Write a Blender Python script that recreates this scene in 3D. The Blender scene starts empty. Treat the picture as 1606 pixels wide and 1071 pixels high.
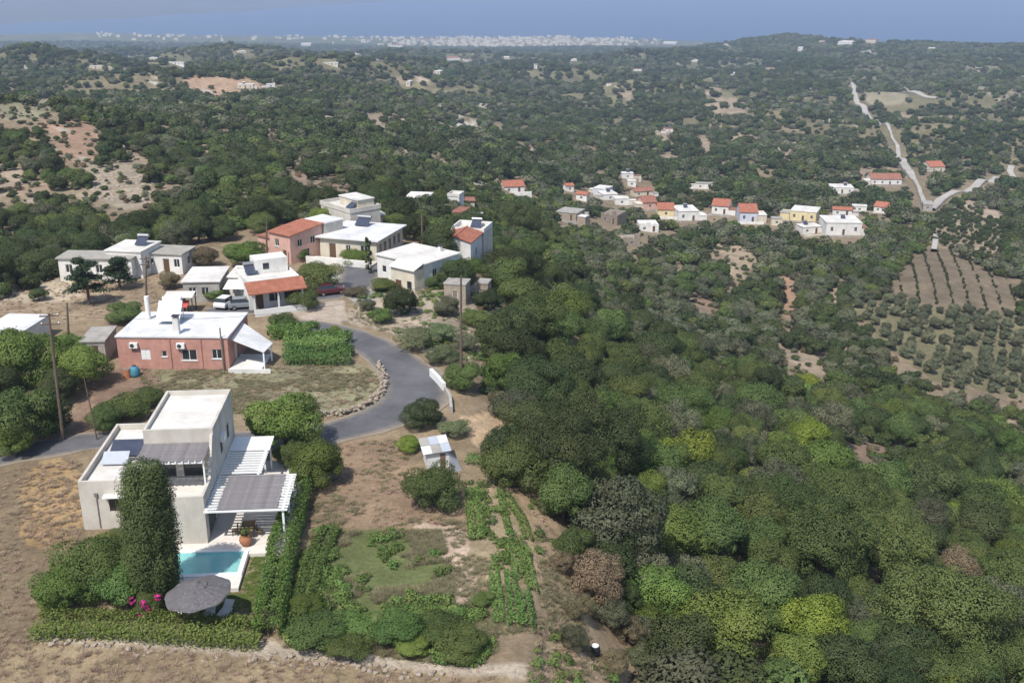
import bpy, bmesh, math, random
import numpy as np
from mathutils import Vector, Matrix
random.seed(7); rng = np.random.default_rng(7)
R = math.radians
S = bpy.context.scene
COL = S.collection

# ---------------------------------------------------------------- camera
CAM_H = 43.2; FPX = 1700.0; PITCH = R(19.5); CX, CY = 803.0, 535.5
cam = bpy.data.cameras.new('camera'); camo = bpy.data.objects.new('camera', cam); COL.objects.link(camo)
camo.location = (0, 0, CAM_H); camo.rotation_euler = (R(90) - PITCH, 0, 0)
cam.sensor_width = 36.0; cam.lens = 36.0 * FPX / 1606.0; cam.clip_start = 0.5; cam.clip_end = 80000
S.camera = camo
# ---------------------------------------------------------------- sky, sun, exposure
SUN_EL = R(56); SH = R(63)                       # shadows fall away from the camera and to the right
SUN_DIR = Vector((-math.cos(SH) * math.cos(SUN_EL), -math.sin(SH) * math.cos(SUN_EL), math.sin(SUN_EL)))
W = bpy.data.worlds.new('World'); S.world = W; W.use_nodes = True
wn = W.node_tree.nodes; sky = wn.new('ShaderNodeTexSky'); sky.sky_type = 'NISHITA'; sky.sun_disc = False
sky.sun_elevation = SUN_EL; sky.sun_rotation = math.atan2(SUN_DIR.x, SUN_DIR.y); sky.altitude = 300; sky.dust_density = 1.5
W.node_tree.links.new(sky.outputs[0], wn['Background'].inputs[0]); wn['Background'].inputs[1].default_value = 0.12
sun = bpy.data.lights.new('sun', 'SUN'); sun.energy = 4.0; sun.angle = R(0.53); sun.color = (1.0, 0.955, 0.885)
suno = bpy.data.objects.new('sun', sun); COL.objects.link(suno)
suno.rotation_euler = SUN_DIR.to_track_quat('Z', 'Y').to_euler(); suno.location = (0, 0, 200)
S.view_settings.view_transform = 'Standard'; S.view_settings.look = 'None'
S.view_settings.exposure = 0.42; S.view_settings.gamma = 1.0
S.render.engine = 'CYCLES'
cy = S.cycles; cy.use_denoising = True; cy.max_bounces = 5; cy.diffuse_bounces = 2; cy.glossy_bounces = 2
cy.transmission_bounces = 3; cy.volume_bounces = 1; cy.transparent_max_bounces = 6; cy.caustics_reflective = False; cy.caustics_refractive = False

# ---------------------------------------------------------------- pixel <-> world
cP, sP = math.cos(PITCH), math.sin(PITCH)
def ray(px, py):
    u = (px - CX) / FPX; v = (py - CY) / FPX
    return np.array([u, cP - v * sP, -sP - v * cP])
def atz(px, py, z):
    d = ray(px, py); t = (z - CAM_H) / d[2]
    return Vector((d[0] * t, d[1] * t, z))
def project(x, y, z):
    zz = z - CAM_H
    t = np.maximum(y * cP - zz * sP, 1e-3); up = y * sP + zz * cP
    return CX + FPX * x / t, CY - FPX * up / t, t

# ---------------------------------------------------------------- noise in numpy
def _hash(ix, iy, s):
    h = (ix.astype(np.int64) * 374761393 + iy.astype(np.int64) * 668265263 + s * 974634777) & 0xffffffff
    h = ((h ^ (h >> 13)) * 1274126177) & 0xffffffff
    return ((h ^ (h >> 16)) & 0xffff) / 65535.0
def vnoise(x, y, s=0):
    ix = np.floor(x); iy = np.floor(y); fx = x - ix; fy = y - iy
    fx = fx * fx * (3 - 2 * fx); fy = fy * fy * (3 - 2 * fy)
    a = _hash(ix, iy, s); b = _hash(ix + 1, iy, s); c = _hash(ix, iy + 1, s); d = _hash(ix + 1, iy + 1, s)
    return (a * (1 - fx) + b * fx) * (1 - fy) + (c * (1 - fx) + d * fx) * fy
def fbm(x, y, s=0, o=4):
    r = 0; a = 1; n = 0
    for i in range(o):
        r = r + a * vnoise(x, y, s + i); n += a; a *= .5; x = x * 2.03 + 11.3; y = y * 2.03 + 5.7
    return r / n

# ---------------------------------------------------------------- materials
M = {}
def srgb(r, g, b):
    f = lambda c: (c / 255 / 12.92) if c / 255 <= .04045 else ((c / 255 + .055) / 1.055) ** 2.4
    return (f(r), f(g), f(b))
def mat(name, col, rough=.8, var=.15, scale=3.0, bump=0.0, bscale=None, spec=.3, metal=0.0, col2=None, wave=None):
    m = bpy.data.materials.new(name); m.use_nodes = True; nt = m.node_tree; N = nt.nodes; L = nt.links
    b = N['Principled BSDF']; b.inputs['Roughness'].default_value = rough; b.inputs['Specular IOR Level'].default_value = spec
    b.inputs['Metallic'].default_value = metal
    tc = N.new('ShaderNodeTexCoord'); no = N.new('ShaderNodeTexNoise'); no.inputs['Scale'].default_value = scale
    no.inputs['Detail'].default_value = 6; no.inputs['Roughness'].default_value = .65
    L.new(tc.outputs['Object'], no.inputs['Vector'])
    rp = N.new('ShaderNodeValToRGB'); c2 = col2 if col2 else tuple(c * (1 - var) for c in col)
    rp.color_ramp.elements[0].position = .32; rp.color_ramp.elements[1].position = .68
    rp.color_ramp.elements[0].color = (*c2, 1)
    rp.color_ramp.elements[1].color = (*(tuple(min(1, c * (1 + var * .5)) for c in col)), 1)
    L.new(no.outputs['Fac'], rp.inputs[0]); L.new(rp.outputs[0], b.inputs['Base Color'])
    h = None
    if wave:
        wv = N.new('ShaderNodeTexWave'); wv.inputs['Scale'].default_value = wave[1]; wv.bands_direction = wave[0]
        wv.inputs['Distortion'].default_value = .6; wv.inputs['Detail'].default_value = 2
        L.new(tc.outputs['Object'], wv.inputs['Vector'])
        mx = N.new('ShaderNodeMix'); mx.data_type = 'RGBA'; mx.blend_type = 'MULTIPLY'; mx.inputs[0].default_value = wave[2]
        L.new(rp.outputs[0], mx.inputs[6]); L.new(wv.outputs['Color'], mx.inputs[7]); L.new(mx.outputs[2], b.inputs['Base Color'])
        bp = N.new('ShaderNodeBump'); bp.inputs['Strength'].default_value = .6; bp.inputs['Distance'].default_value = .06
        L.new(wv.outputs['Fac'], bp.inputs['Height']); L.new(bp.outputs[0], b.inputs['Normal'])
    elif bump:
        n2 = N.new('ShaderNodeTexNoise'); n2.inputs['Scale'].default_value = bscale or scale * 6; n2.inputs['Detail'].default_value = 5
        L.new(tc.outputs['Object'], n2.inputs['Vector'])
        bp = N.new('ShaderNodeBump'); bp.inputs['Strength'].default_value = bump; bp.inputs['Distance'].default_value = .08
        L.new(n2.outputs['Fac'], bp.inputs['Height']); L.new(bp.outputs[0], b.inputs['Normal'])
    if name in STAINED:
        mp = N.new('ShaderNodeMapping'); mp.inputs['Scale'].default_value = STAINED[name]; L.new(tc.outputs['Object'], mp.inputs['Vector'])
        n3 = N.new('ShaderNodeTexNoise'); n3.inputs['Scale'].default_value = 1.0; n3.inputs['Detail'].default_value = 7; n3.inputs['Roughness'].default_value = .7; L.new(mp.outputs[0], n3.inputs['Vector'])
        r3 = N.new('ShaderNodeValToRGB'); r3.color_ramp.elements[0].position = .36; r3.color_ramp.elements[0].color = (.62, .58, .52, 1); r3.color_ramp.elements[1].position = .56; r3.color_ramp.elements[1].color = (1, 1, 1, 1)
        L.new(n3.outputs['Fac'], r3.inputs[0]); mx = N.new('ShaderNodeMix'); mx.data_type = 'RGBA'; mx.blend_type = 'MULTIPLY'; mx.inputs[0].default_value = .34
        src = b.inputs['Base Color'].links[0].from_socket; L.new(src, mx.inputs[6]); L.new(r3.outputs[0], mx.inputs[7]); L.new(mx.outputs[2], b.inputs['Base Color'])
    M[name] = m; return m
STAINED = {k: (.8, .8, .3) for k in ('plaster', 'plaster_cream', 'whitewash', 'plaster_blue', 'plaster_yellow', 'plaster_pink', 'concrete', 'brick')}
STAINED.update({k: (.5, .9, .9) for k in ('roof_white', 'roof_cool', 'roof_grey', 'tile', 'tile_faded', 'paving')})
def leafmat(name, ca, cb, trans=.32):
    m = bpy.data.materials.new(name); m.use_nodes = True; nt = m.node_tree; N = nt.nodes; L = nt.links
    b = N['Principled BSDF']; b.inputs['Roughness'].default_value = .62; b.inputs['Specular IOR Level'].default_value = .22
    at = N.new('ShaderNodeAttribute'); at.attribute_name = 'tint'
    oi = N.new('ShaderNodeObjectInfo')
    mx = N.new('ShaderNodeMix'); mx.data_type = 'RGBA'; mx.inputs[6].default_value = (*ca, 1); mx.inputs[7].default_value = (*cb, 1)
    L.new(at.outputs['Fac'], mx.inputs[0])
    hs = N.new('ShaderNodeHueSaturation')
    mr = N.new('ShaderNodeMapRange'); mr.inputs[3].default_value = .72; mr.inputs[4].default_value = 1.32; L.new(oi.outputs['Random'], mr.inputs[0])
    fr = N.new('ShaderNodeMath'); fr.operation = 'MULTIPLY'; fr.inputs[1].default_value = 7.31; L.new(oi.outputs['Random'], fr.inputs[0])
    f2 = N.new('ShaderNodeMath'); f2.operation = 'FRACT'; L.new(fr.outputs[0], f2.inputs[0])
    mh = N.new('ShaderNodeMapRange'); mh.inputs[3].default_value = .475; mh.inputs[4].default_value = .52; L.new(f2.outputs[0], mh.inputs[0])
    L.new(mx.outputs[2], hs.inputs['Color']); L.new(mr.outputs[0], hs.inputs['Value']); L.new(mh.outputs[0], hs.inputs['Hue'])
    L.new(hs.outputs[0], b.inputs['Base Color'])
    tr = N.new('ShaderNodeBsdfTranslucent'); L.new(hs.outputs[0], tr.inputs['Color'])
    ms = N.new('ShaderNodeMixShader'); ms.inputs[0].default_value = trans
    L.new(b.outputs[0], ms.inputs[1]); L.new(tr.outputs[0], ms.inputs[2]); L.new(ms.outputs[0], N['Material Output'].inputs['Surface'])
    M[name] = m; return m

mat('plaster', (.56, .525, .465), .85, .16, .45, .25, 14)
mat('plaster_cream', (.62, .56, .45), .85, .14, .8, .25, 14)
mat('whitewash', (.72, .705, .67), .85, .2, .35, .25, 12)
mat('plaster_blue', (.55, .58, .66), .85, .12, .8)
mat('plaster_yellow', (.70, .60, .36), .85, .12, .8)
mat('plaster_pink', (.60, .37, .30), .85, .14, .8)
mat('roof_white', (.66, .635, .59), .8, .2, .3, .2, 10)
mat('roof_cool', (.66, .66, .66), .8, .22, .3, .2, 10)
mat('roof_grey', (.36, .34, .30), .9, .22, .6, .3, 10)
mat('concrete', (.36, .34, .31), .9, .22, .8, .4, 10)
mat('stone', (.34, .285, .225), .95, .35, 1.6, .6, 8)
mat('stone_dark', (.24, .20, .16), .95, .35, 1.6, .6, 8)
mat('brick', (.64, .335, .27), .85, .2, .9, .35, 12, wave=('Z', 4.2, .22))
mat('tile', (.52, .20, .125), .85, .3, 1.2, wave=('X', 5.0, .35))
mat('tile_faded', (.42, .19, .13), .85, .35, 1.0, wave=('X', 5.0, .3))
mat('glass', (.03, .035, .04), .08, .3, 1.0, spec=.6)
mat('frame_white', (.75, .75, .73), .5, .05, 4)
mat('frame_brown', (.12, .07, .04), .6, .2, 4)
mat('metal', (.42, .42, .43), .35, .15, 4, metal=.7)
mat('dark_metal', (.05, .05, .055), .5, .2, 4)
mat('wood', (.17, .115, .07), .8, .3, 3, .4, 20)
mat('wood_pole', (.14, .105, .08), .9, .3, 3, .4, 20)
mat('bark', (.13, .10, .075), .95, .35, 5, .6, 20)
mat('white_paint', (.80, .80, .78), .55, .06, 3)
mat('cane', (.25, .232, .235), .95, .3, 3, .6, 30)
mat('thatch', (.155, .145, .15), .95, .35, 5, .8, 30)
mat('solar', (.055, .065, .095), .25, .2, 2, spec=.5)
mat('solar_pale', (.42, .45, .50), .35, .1, 2, spec=.5)
mat('asphalt', (.125, .122, .128), .92, .28, .22, .5, 25, col2=(.080, .079, .086))
mat('gravel_road', (.40, .37, .33), .95, .2, .1, .3, 10)
mat('terracotta', (.42, .18, .09), .8, .2, 4)
mat('tarp_red', (.50, .09, .08), .7, .15, 2)
mat('tarp_blue', (.06, .22, .30), .6, .15, 3)
mat('paving', (.70, .655, .60), .85, .1, 1.3, .2, 10)
mat('pool_tile', (.30, .66, .66), .4, .08, 4)
mat('paint_grey', (.22, .24, .26), .3, .05, 4, spec=.5)
mat('paint_maroon', (.10, .02, .025), .3, .05, 4, spec=.5)
mat('paint_white', (.7, .7, .7), .3, .05, 4, spec=.5)
mat('rubber', (.02, .02, .02), .9, .2, 5)
mat('lamp_glass', (.7, .7, .65), .2, .05, 5)
mat('cushion', (.62, .60, .54), .9, .1, 3)
mat('magenta', (.45, .02, .14), .7, .3, 8)
leafmat('leaf_dark', (0.0480, 0.0694, 0.0266), (0.0962, 0.1237, 0.0452))
leafmat('leaf_mid', (0.0763, 0.1144, 0.0354), (0.1494, 0.1874, 0.0571))
leafmat('leaf_bright', (0.0984, 0.1583, 0.0349), (0.1877, 0.2487, 0.0603))
leafmat('leaf_olive', (0.0988, 0.1126, 0.0633), (0.2021, 0.2122, 0.1265))
leafmat('leaf_lime', (0.1510, 0.2013, 0.0330), (0.2823, 0.3355, 0.0550))
leafmat('leaf_dry', (0.1434, 0.1185, 0.0690), (0.2783, 0.2222, 0.1303))
leafmat('leaf_veg', (0.0960, 0.1618, 0.0432), (0.1800, 0.2622, 0.0744))
leafmat('leaf_cypress', (0.0627, 0.0994, 0.0342), (0.1283, 0.1836, 0.0627))
leafmat('leaf_pine', (0.0369, 0.0596, 0.0312), (0.0710, 0.0994, 0.0483))
leafmat('leaf_cactus', (.13, .17, .08), (.26, .29, .15))
leafmat('grass_dry', (.25, .185, .125), (.38, .29, .20), .2)
leafmat('grass_olive', (.15, .14, .075), (.25, .225, .125), .2)
leafmat('petal', (.40, .015, .12), (.62, .04, .22), .3)

# ---------------------------------------------------------------- mesh helpers
def link(o, parent=None):
    COL.objects.link(o)
    if parent: o.parent = parent
    return o
def tag(o, label=None, cat=None, group=None, kind=None):
    if label: o['label'] = label
    if cat: o['category'] = cat
    if group: o['group'] = group
    if kind: o['kind'] = kind
    return o
def empty(name, loc, rz=0, label=None, cat=None, group=None):
    o = bpy.data.objects.new(name, None); o.location = loc; o.rotation_euler = (0, 0, rz); o.empty_display_size = .3
    return tag(link(o), label, cat, group)
def fastmesh(name, V, F, tint=None, smooth=False, normals=None):
    """V (n,3), F (m,k) arrays"""
    V = np.asarray(V, np.float32); F = np.asarray(F, np.int32); m, k = F.shape
    me = bpy.data.meshes.new(name); me.vertices.add(len(V)); me.vertices.foreach_set('co', V.ravel())
    me.loops.add(m * k); me.loops.foreach_set('vertex_index', F.ravel())
    me.polygons.add(m); me.polygons.foreach_set('loop_start', np.arange(0, m * k, k, dtype=np.int32))
    if smooth: me.polygons.foreach_set('use_smooth', np.ones(m, bool))
    if tint is not None:
        a = me.attributes.new('tint', 'FLOAT', 'FACE'); a.data.foreach_set('value', np.asarray(tint, np.float32))
    me.update(calc_edges=True)
    if normals is not None: me.normals_split_custom_set_from_vertices(np.repeat(normals, k, axis=0).astype(np.float32))
    else: me.validate()
    return me
class MB:
    def __init__(s): s.v = []; s.f = []
    def add(s, V, F):
        n = len(s.v); s.v += [tuple(p) for p in V]; s.f += [tuple(i + n for i in f) for f in F]; return s
    def box(s, x0, x1, y0, y1, z0, z1):
        return s.add([(x0, y0, z0), (x1, y0, z0), (x1, y1, z0), (x0, y1, z0), (x0, y0, z1), (x1, y0, z1), (x1, y1, z1), (x0, y1, z1)],
                     [(3, 2, 1, 0), (4, 5, 6, 7), (0, 1, 5, 4), (1, 2, 6, 5), (2, 3, 7, 6), (3, 0, 4, 7)])
    def hexa(s, P):   # 4 bottom ccw + 4 top ccw
        return s.add(P, [(3, 2, 1, 0), (4, 5, 6, 7), (0, 1, 5, 4), (1, 2, 6, 5), (2, 3, 7, 6), (3, 0, 4, 7)])
    def prism(s, poly, z0, z1):
        n = len(poly)
        return s.add([(x, y, z0) for x, y in poly] + [(x, y, z1) for x, y in poly],
                     [tuple(range(n - 1, -1, -1)), tuple(range(n, 2 * n))] + [(i, (i + 1) % n, n + (i + 1) % n, n + i) for i in range(n)])
    def tube(s, pts, rads, n=8):
        pts = [Vector(p) for p in pts]; V = []; F = []
        for i, p in enumerate(pts):
            d = (pts[min(i + 1, len(pts) - 1)] - pts[max(i - 1, 0)]).normalized()
            a = d.orthogonal().normalized(); b = d.cross(a)
            r = rads[i] if isinstance(rads, (list, tuple)) else rads
            for k in range(n):
                t = 2 * math.pi * k / n; V.append(p + a * (r * math.cos(t)) + b * (r * math.sin(t)))
        for i in range(len(pts) - 1):
            for k in range(n): F.append((i * n + k, i * n + (k + 1) % n, (i + 1) * n + (k + 1) % n, (i + 1) * n + k))
        F += [tuple(range(n - 1, -1, -1)), tuple(range((len(pts) - 1) * n, len(pts) * n))]
        return s.add(V, F)
    def lathe(s, prof, n=20, c=(0, 0)):
        V = []; F = []
        for r, z in prof:
            for k in range(n):
                t = 2 * math.pi * k / n; V.append((c[0] + r * math.cos(t), c[1] + r * math.sin(t), z))
        for i in range(len(prof) - 1):
            for k in range(n): F.append((i * n + k, i * n + (k + 1) % n, (i + 1) * n + (k + 1) % n, (i + 1) * n + k))
        F += [tuple(range(n - 1, -1, -1)), tuple(range((len(prof) - 1) * n, len(prof) * n))]
        return s.add(V, F)
    def mesh(s, name):
        me = bpy.data.meshes.new(name); me.from_pydata([tuple(v) for v in s.v], [], s.f); me.update(); return me
    def build(s, name, m, parent=None, loc=(0, 0, 0), rot=(0, 0, 0), smooth=False, bevel=0):
        me = s.mesh(name)
        if smooth: me.polygons.foreach_set('use_smooth', [True] * len(me.polygons))
        o = bpy.data.objects.new(name, me); me.materials.append(M[m] if isinstance(m, str) else m)
        o.location = loc; o.rotation_euler = rot; link(o, parent)
        if bevel:
            b = o.modifiers.new('bevel', 'BEVEL'); b.width = bevel; b.segments = 1; b.limit_method = 'ANGLE'
        return o
def leaves(C, Nn, size, aspect=.6, jit=.6, tint=None, rg=rng):
    """leaf cards: C centres, Nn outward normals"""
    n = len(C); nr = Nn + rg.normal(0, jit, (n, 3)); nr /= np.linalg.norm(nr, axis=1, keepdims=True) + 1e-9
    a = np.cross(nr, rg.normal(0, 1, (n, 3))); a /= np.linalg.norm(a, axis=1, keepdims=True) + 1e-9
    b = np.cross(nr, a); s = (size * rg.uniform(.6, 1.4, n))[:, None]
    V = np.stack([C - a * s, C - b * s * aspect + nr * s * .15, C + a * s, C + b * s * aspect + nr * s * .15], 1).reshape(-1, 3)
    F = np.arange(4 * n).reshape(n, 4)
    return V, F, (rg.uniform(0, 1, n) if tint is None else tint)
# ================================================================ TERRAIN (one height field round the camera, built in rings)
SEA = -323.0
CP = []   # x, y, z of ground control points
def cz(px, py, z): p = atz(px, py, z); CP.append((p.x, p.y, z))
def ct(px, py, t, dz=0): d = ray(px, py) * t; CP.append((d[0], d[1], CAM_H + d[2] + dz))
def cd(px, t, z): CP.append(((px - CX) / FPX * t, t * .97, z))
def inpoly(px, py, poly):
    px = np.asarray(px, float); py = np.asarray(py, float); r = np.zeros(px.shape, bool); n = len(poly)
    for i in range(n):
        x1, y1 = poly[i]; x2, y2 = poly[(i + 1) % n]
        if y1 == y2: continue
        c = ((y1 > py) != (y2 > py)) & (px < (x2 - x1) * (py - y1) / (y2 - y1) + x1); r ^= c
    return r
PLATEAU = [(-250, 1250), (880, 1250), (850, 980), (835, 850), (790, 720), (735, 610), (722, 500), (700, 430), (684, 385), (632, 345), (500, 338), (400, 345), (250, 385), (80, 425), (0, 455), (-250, 520)]
for py in list(range(350, 700, 35)) + list(range(700, 1260, 60)):
    for px in range(-240, 900, 60):
        if inpoly(px, py, PLATEAU): cz(px, py, 0.0)
for a in [(870, 1040, -1.5), (850, 900, -.8), (880, 758, -2), (810, 690, -1), (770, 600, -1.2), (760, 500, -1.5), (745, 440, -1.5), (720, 392, -3), (905, 980, -2.5), (940, 1050, -4)]: cz(*a)
for a in [(1050, 1000, 80, -6), (1300, 1000, 87, -6), (1550, 1000, 95, -6), (1750, 1000, 105, -6), (1000, 800, 96, -6), (1200, 800, 107, -6), (1500, 800, 130, -6), (1750, 800, 150, -6),
          (1100, 680, 128, -5), (1300, 680, 150, -5), (1550, 680, 185, -5), (1750, 680, 205, -5), (900, 560, 138, -5), (1100, 560, 188, -5), (1300, 560, 225, -5), (1550, 560, 255, -4), (1750, 560, 275, -4),
          (850, 450, 168, -5), (1000, 450, 232, -5), (1200, 450, 300, -5), (1450, 440, 310), (1600, 440, 330), (1750, 440, 345), (830, 340, 300, -5), (1000, 380, 370), (1150, 345, 430), (1330, 365, 400), (1450, 325, 500),
          (1590, 350, 480), (1600, 265, 680), (1430, 260, 680), (1200, 280, 560), (960, 310, 470), (810, 300, 430), (1000, 220, 800), (1200, 200, 850), (1350, 140, 1200), (1550, 150, 1150), (1750, 150, 1150), (1150, 150, 1300),
          (1400, 100, 1700), (1600, 100, 1700), (1800, 100, 1700), (1240, 55, 2600), (1180, 61, 2650), (1320, 69, 2550), (1400, 75, 2500), (1606, 78, 2300), (1800, 76, 2300), (1100, 76, 2900), (1000, 80, 3400),
          (800, 200, 750), (850, 150, 1200), (800, 100, 2400), (600, 100, 2400), (1000, 100, 2200), (850, 75, 4200), (700, 75, 4200), (800, 62, 5000), (600, 62, 4900), (950, 64, 4900), (400, 100, 2300), (200, 100, 2200), (0, 100, 2000), (-200, 100, 2000),
          (400, 60, 4800), (150, 50, 5400), (0, 56, 4800), (-200, 56, 4800), (20, 165, 360), (-200, 160, 380), (100, 180, 340), (200, 190, 360), (100, 240, 290), (250, 280, 260), (-150, 260, 280), (100, 320, 235), (300, 340, 210), (60, 400, 170, -3), (-150, 400, 175, -3),
          (330, 240, 330), (450, 280, 280), (450, 200, 480), (600, 210, 500), (620, 270, 330), (760, 250, 480), (330, 140, 900), (100, 130, 850), (-200, 130, 850), (600, 140, 1000), (725, 310, 320), (660, 305, 260), (560, 312, 215)]: ct(*a)
for a in [(30, 480, -24), (-200, 480, -24), (200, 500, -26), (1240, 3600, -260), (1400, 3600, -262), (1606, 3500, -262), (1850, 3500, -262), (1100, 4200, -285), (1240, 5000, -318), (1606, 5000, -318), (1850, 5000, -318)]: cd(*a)
for px in range(-300, 2000, 250): cd(px, 6200, SEA - 25)
CP = np.array(CP)
def pol(x, y): return np.arctan2(x, y) * 2.4, np.log(np.hypot(x, y))
ca, cl = pol(CP[:, 0], CP[:, 1]); cq = CP[:, 2] / np.hypot(CP[:, 0], CP[:, 1])
K = np.hypot(ca[:, None] - ca[None], cl[:, None] - cl[None]); n = len(CP)
A = np.zeros((n + 3, n + 3)); A[:n, :n] = -K + np.eye(n) * .004; Pm = np.stack([np.ones(n), ca, cl], 1); A[:n, n:] = Pm; A[n:, :n] = Pm.T
wsol = np.linalg.solve(A, np.concatenate([cq, np.zeros(3)]))
NA, NR = 440, 660; AZ0, AZ1 = R(-47), R(47); L0, L1 = math.log(34), math.log(20000)
az = np.linspace(AZ0, AZ1, NA); ld = np.linspace(L0, L1, NR)
GA, GL = np.meshgrid(az, ld)
q = np.zeros(GA.shape)
for i in range(n): q -= wsol[i] * np.hypot(GA * 2.4 - ca[i], GL - cl[i])
q += wsol[n] + wsol[n + 1] * GA * 2.4 + wsol[n + 2] * GL
GD = np.exp(GL); GX = GD * np.sin(GA); GY = GD * np.cos(GA); GZ = q * GD
gp = project(GX, GY, GZ)
# relief away from the plateau
onp = inpoly(gp[0], gp[1], PLATEAU) & (GD < 230)
amp = np.clip((GD - 60) / 500, 0, 1) * np.where(onp, 0, 1)
w1 = np.maximum(14, GD * .09)
lw = GL * 9; la = GA * 9
GZ += amp * GD * np.interp(GD, [250, 420, 900, 1500, 2200, 4000], [.010, .013, .036, .030, .012, .012]) * (fbm(la, lw, 3, 4) - .5) * np.clip((4600 - GD) / 2500, .12, 1)
GZ += np.where(onp, .12, .5) * (fbm(GX / 7, GY / 7, 9, 3) - .5) * np.clip((900 - GD) / 500, 0, 1)
# rolling ridges of the middle distance, one behind another
for px, td, sa, sl, am in [(330, 880, .09, .05, .011), (560, 1150, .11, .05, .013), (120, 1250, .10, .05, .012), (850, 1500, .13, .06, .012), (420, 1750, .12, .05, .010), (1050, 1250, .08, .05, .008), (700, 2200, .14, .05, .008), (180, 2400, .14, .05, .008), (1000, 2000, .10, .05, .008), (780, 720, .05, .08, -.014), (700, 950, .06, .06, -.012), (1560, 900, .05, .05, .008), (1150, 950, .06, .05, .008)]:
    a0 = math.atan2((px - CX) / FPX, .97); GZ += 1.45 * am * GD * np.exp(-((GA - a0) / sa) ** 2 - ((GL - math.log(td)) / sl) ** 2) * (.7 + .6 * fbm(la * 3, lw * 3, 25, 3))
# far shore: sea bed, and hazy mountain country closing the bay on the left
GZ = np.where(GD > 5700, np.minimum(GZ, SEA - 8 - (GD - 5700) * .01), GZ)
s0 = atz(40, 36, SEA); s1 = atz(560, 7, SEA)
bx, by = s1.x - s0.x, s1.y - s0.y; bl = math.hypot(bx, by)
side = ((GX - s0.x) * (-by) + (GY - s0.y) * bx) / bl          # metres beyond the far shore line
side = np.where(GD > 5900, side, -1) + (fbm(GX / 900, GY / 900, 31, 3) - .5) * 500
GZ = np.where((side > 0) & (GD > 5900), SEA - 2 + np.minimum(side * .10, 420) * (.45 + 1.1 * fbm(GX / 1700, GY / 1700, 21, 5)), GZ)
s2 = atz(700, 2, SEA)
dd = np.hypot((GX - s2.x) / 900, (GY - s2.y - 500) / 550); GZ = np.where(dd < 1, np.maximum(GZ, SEA + 30 * (1 - dd)), GZ)
POOL = None
def hz(x, y):
    x = np.asarray(x, float); y = np.asarray(y, float)
    u = (np.arctan2(x, y) - AZ0) / (AZ1 - AZ0) * (NA - 1); v = (np.log(np.maximum(np.hypot(x, y), 1)) - L0) / (L1 - L0) * (NR - 1)
    u = np.clip(u, 0, NA - 1.001); v = np.clip(v, 0, NR - 1.001); i = u.astype(int); j = v.astype(int); fu = u - i; fv = v - j
    return (GZ[j, i] * (1 - fu) + GZ[j, i + 1] * fu) * (1 - fv) + (GZ[j + 1, i] * (1 - fu) + GZ[j + 1, i + 1] * fu) * fv
TT = np.exp(np.linspace(math.log(45), math.log(9000), 2400))
def hit(px, py, above=0.0):
    """first point of the pixel's ray that is `above` metres over the ground; returns point, depth"""
    d = ray(px, py); X = d[0] * TT; Y = d[1] * TT; Z = CAM_H + d[2] * TT
    k = np.nonzero(Z < hz(X, Y) + above)[0]
    if not len(k): k = [len(TT) - 1]
    k = k[0]; t = TT[k]
    if k > 0:
        f0 = Z[k - 1] - hz(X[k - 1], Y[k - 1]) - above; f1 = Z[k] - hz(X[k], Y[k]) - above
        t = TT[k - 1] + (TT[k] - TT[k - 1]) * f0 / (f0 - f1 + 1e-9)
    p = d * t; return Vector((p[0], p[1], CAM_H + p[2] - above)), t
def ground(x, y): return float(hz(x, y))

# villa frame: front right ground corner of the terrace block
VO = atz(327, 857, 0.0); VR = R(4)
def vw(x, y): return (VO.x + x * math.cos(VR) - y * math.sin(VR), VO.y + x * math.sin(VR) + y * math.cos(VR))
lx = (GX - VO.x) * math.cos(VR) + (GY - VO.y) * math.sin(VR); ly = -(GX - VO.x) * math.sin(VR) + (GY - VO.y) * math.cos(VR)
GZ = np.where((lx > -4.1) & (lx < 3.2) & (ly > -4.7) & (ly < -1.1), -1.9, GZ)
GZ = np.where((lx > -11) & (lx < 7) & (ly > -7) & (ly < 15) & (GZ > -.5), np.clip(GZ, -.1, .05), GZ)

# ---- ground colours (what the soil itself is, by place)
rgb = lambda *c: np.array(srgb(*c))
px_, py_, t_ = gp[0], gp[1], gp[2]
px_, py_, t_ = project(GX, GY, GZ)
litter = np.array((.185, .14, .09)); scrub = np.array((.27, .215, .145))
nz1 = fbm(GX / 26, GY / 26, 5, 5)[..., None]; nz2 = fbm(GX / 4, GY / 4, 6, 4)[..., None]
GC = litter * (1 - nz1) + scrub * nz1
# beyond the individually built trees the cover is scrub and groves with pale gaps
farw = np.clip((GD - 900) / 1600, 0, 1)[..., None]
fn = fbm(la * 6, lw * 6, 15, 5)[..., None]; fn2 = fbm(la * 22, lw * 22, 16, 3)[..., None]
farc = np.array((.066, .080, .040)) * (1 - fn) + np.array((.150, .145, .080)) * fn
farc = farc + (np.clip((fn2 - .66) * 9, 0, 1) * np.clip((fn - .42) * 5, 0, 1)) * np.array((.22, .18, .12))
midw = np.clip((GD - 450) / 500, 0, 1)[..., None]; GC = GC * (1 - midw) + (np.array((.165, .145, .085)) * (.6 + .8 * fn)) * midw; GC = GC * (1 - farw) + farc * farw
JN = (fbm(GX / 5, GY / 5, 41, 3) - .5, fbm(GX / 5, GY / 5, 45, 3) - .5); JF = (fbm(la * 9, lw * 9, 41, 5) - .5, fbm(la * 9, lw * 9, 45, 5) - .5)
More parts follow.
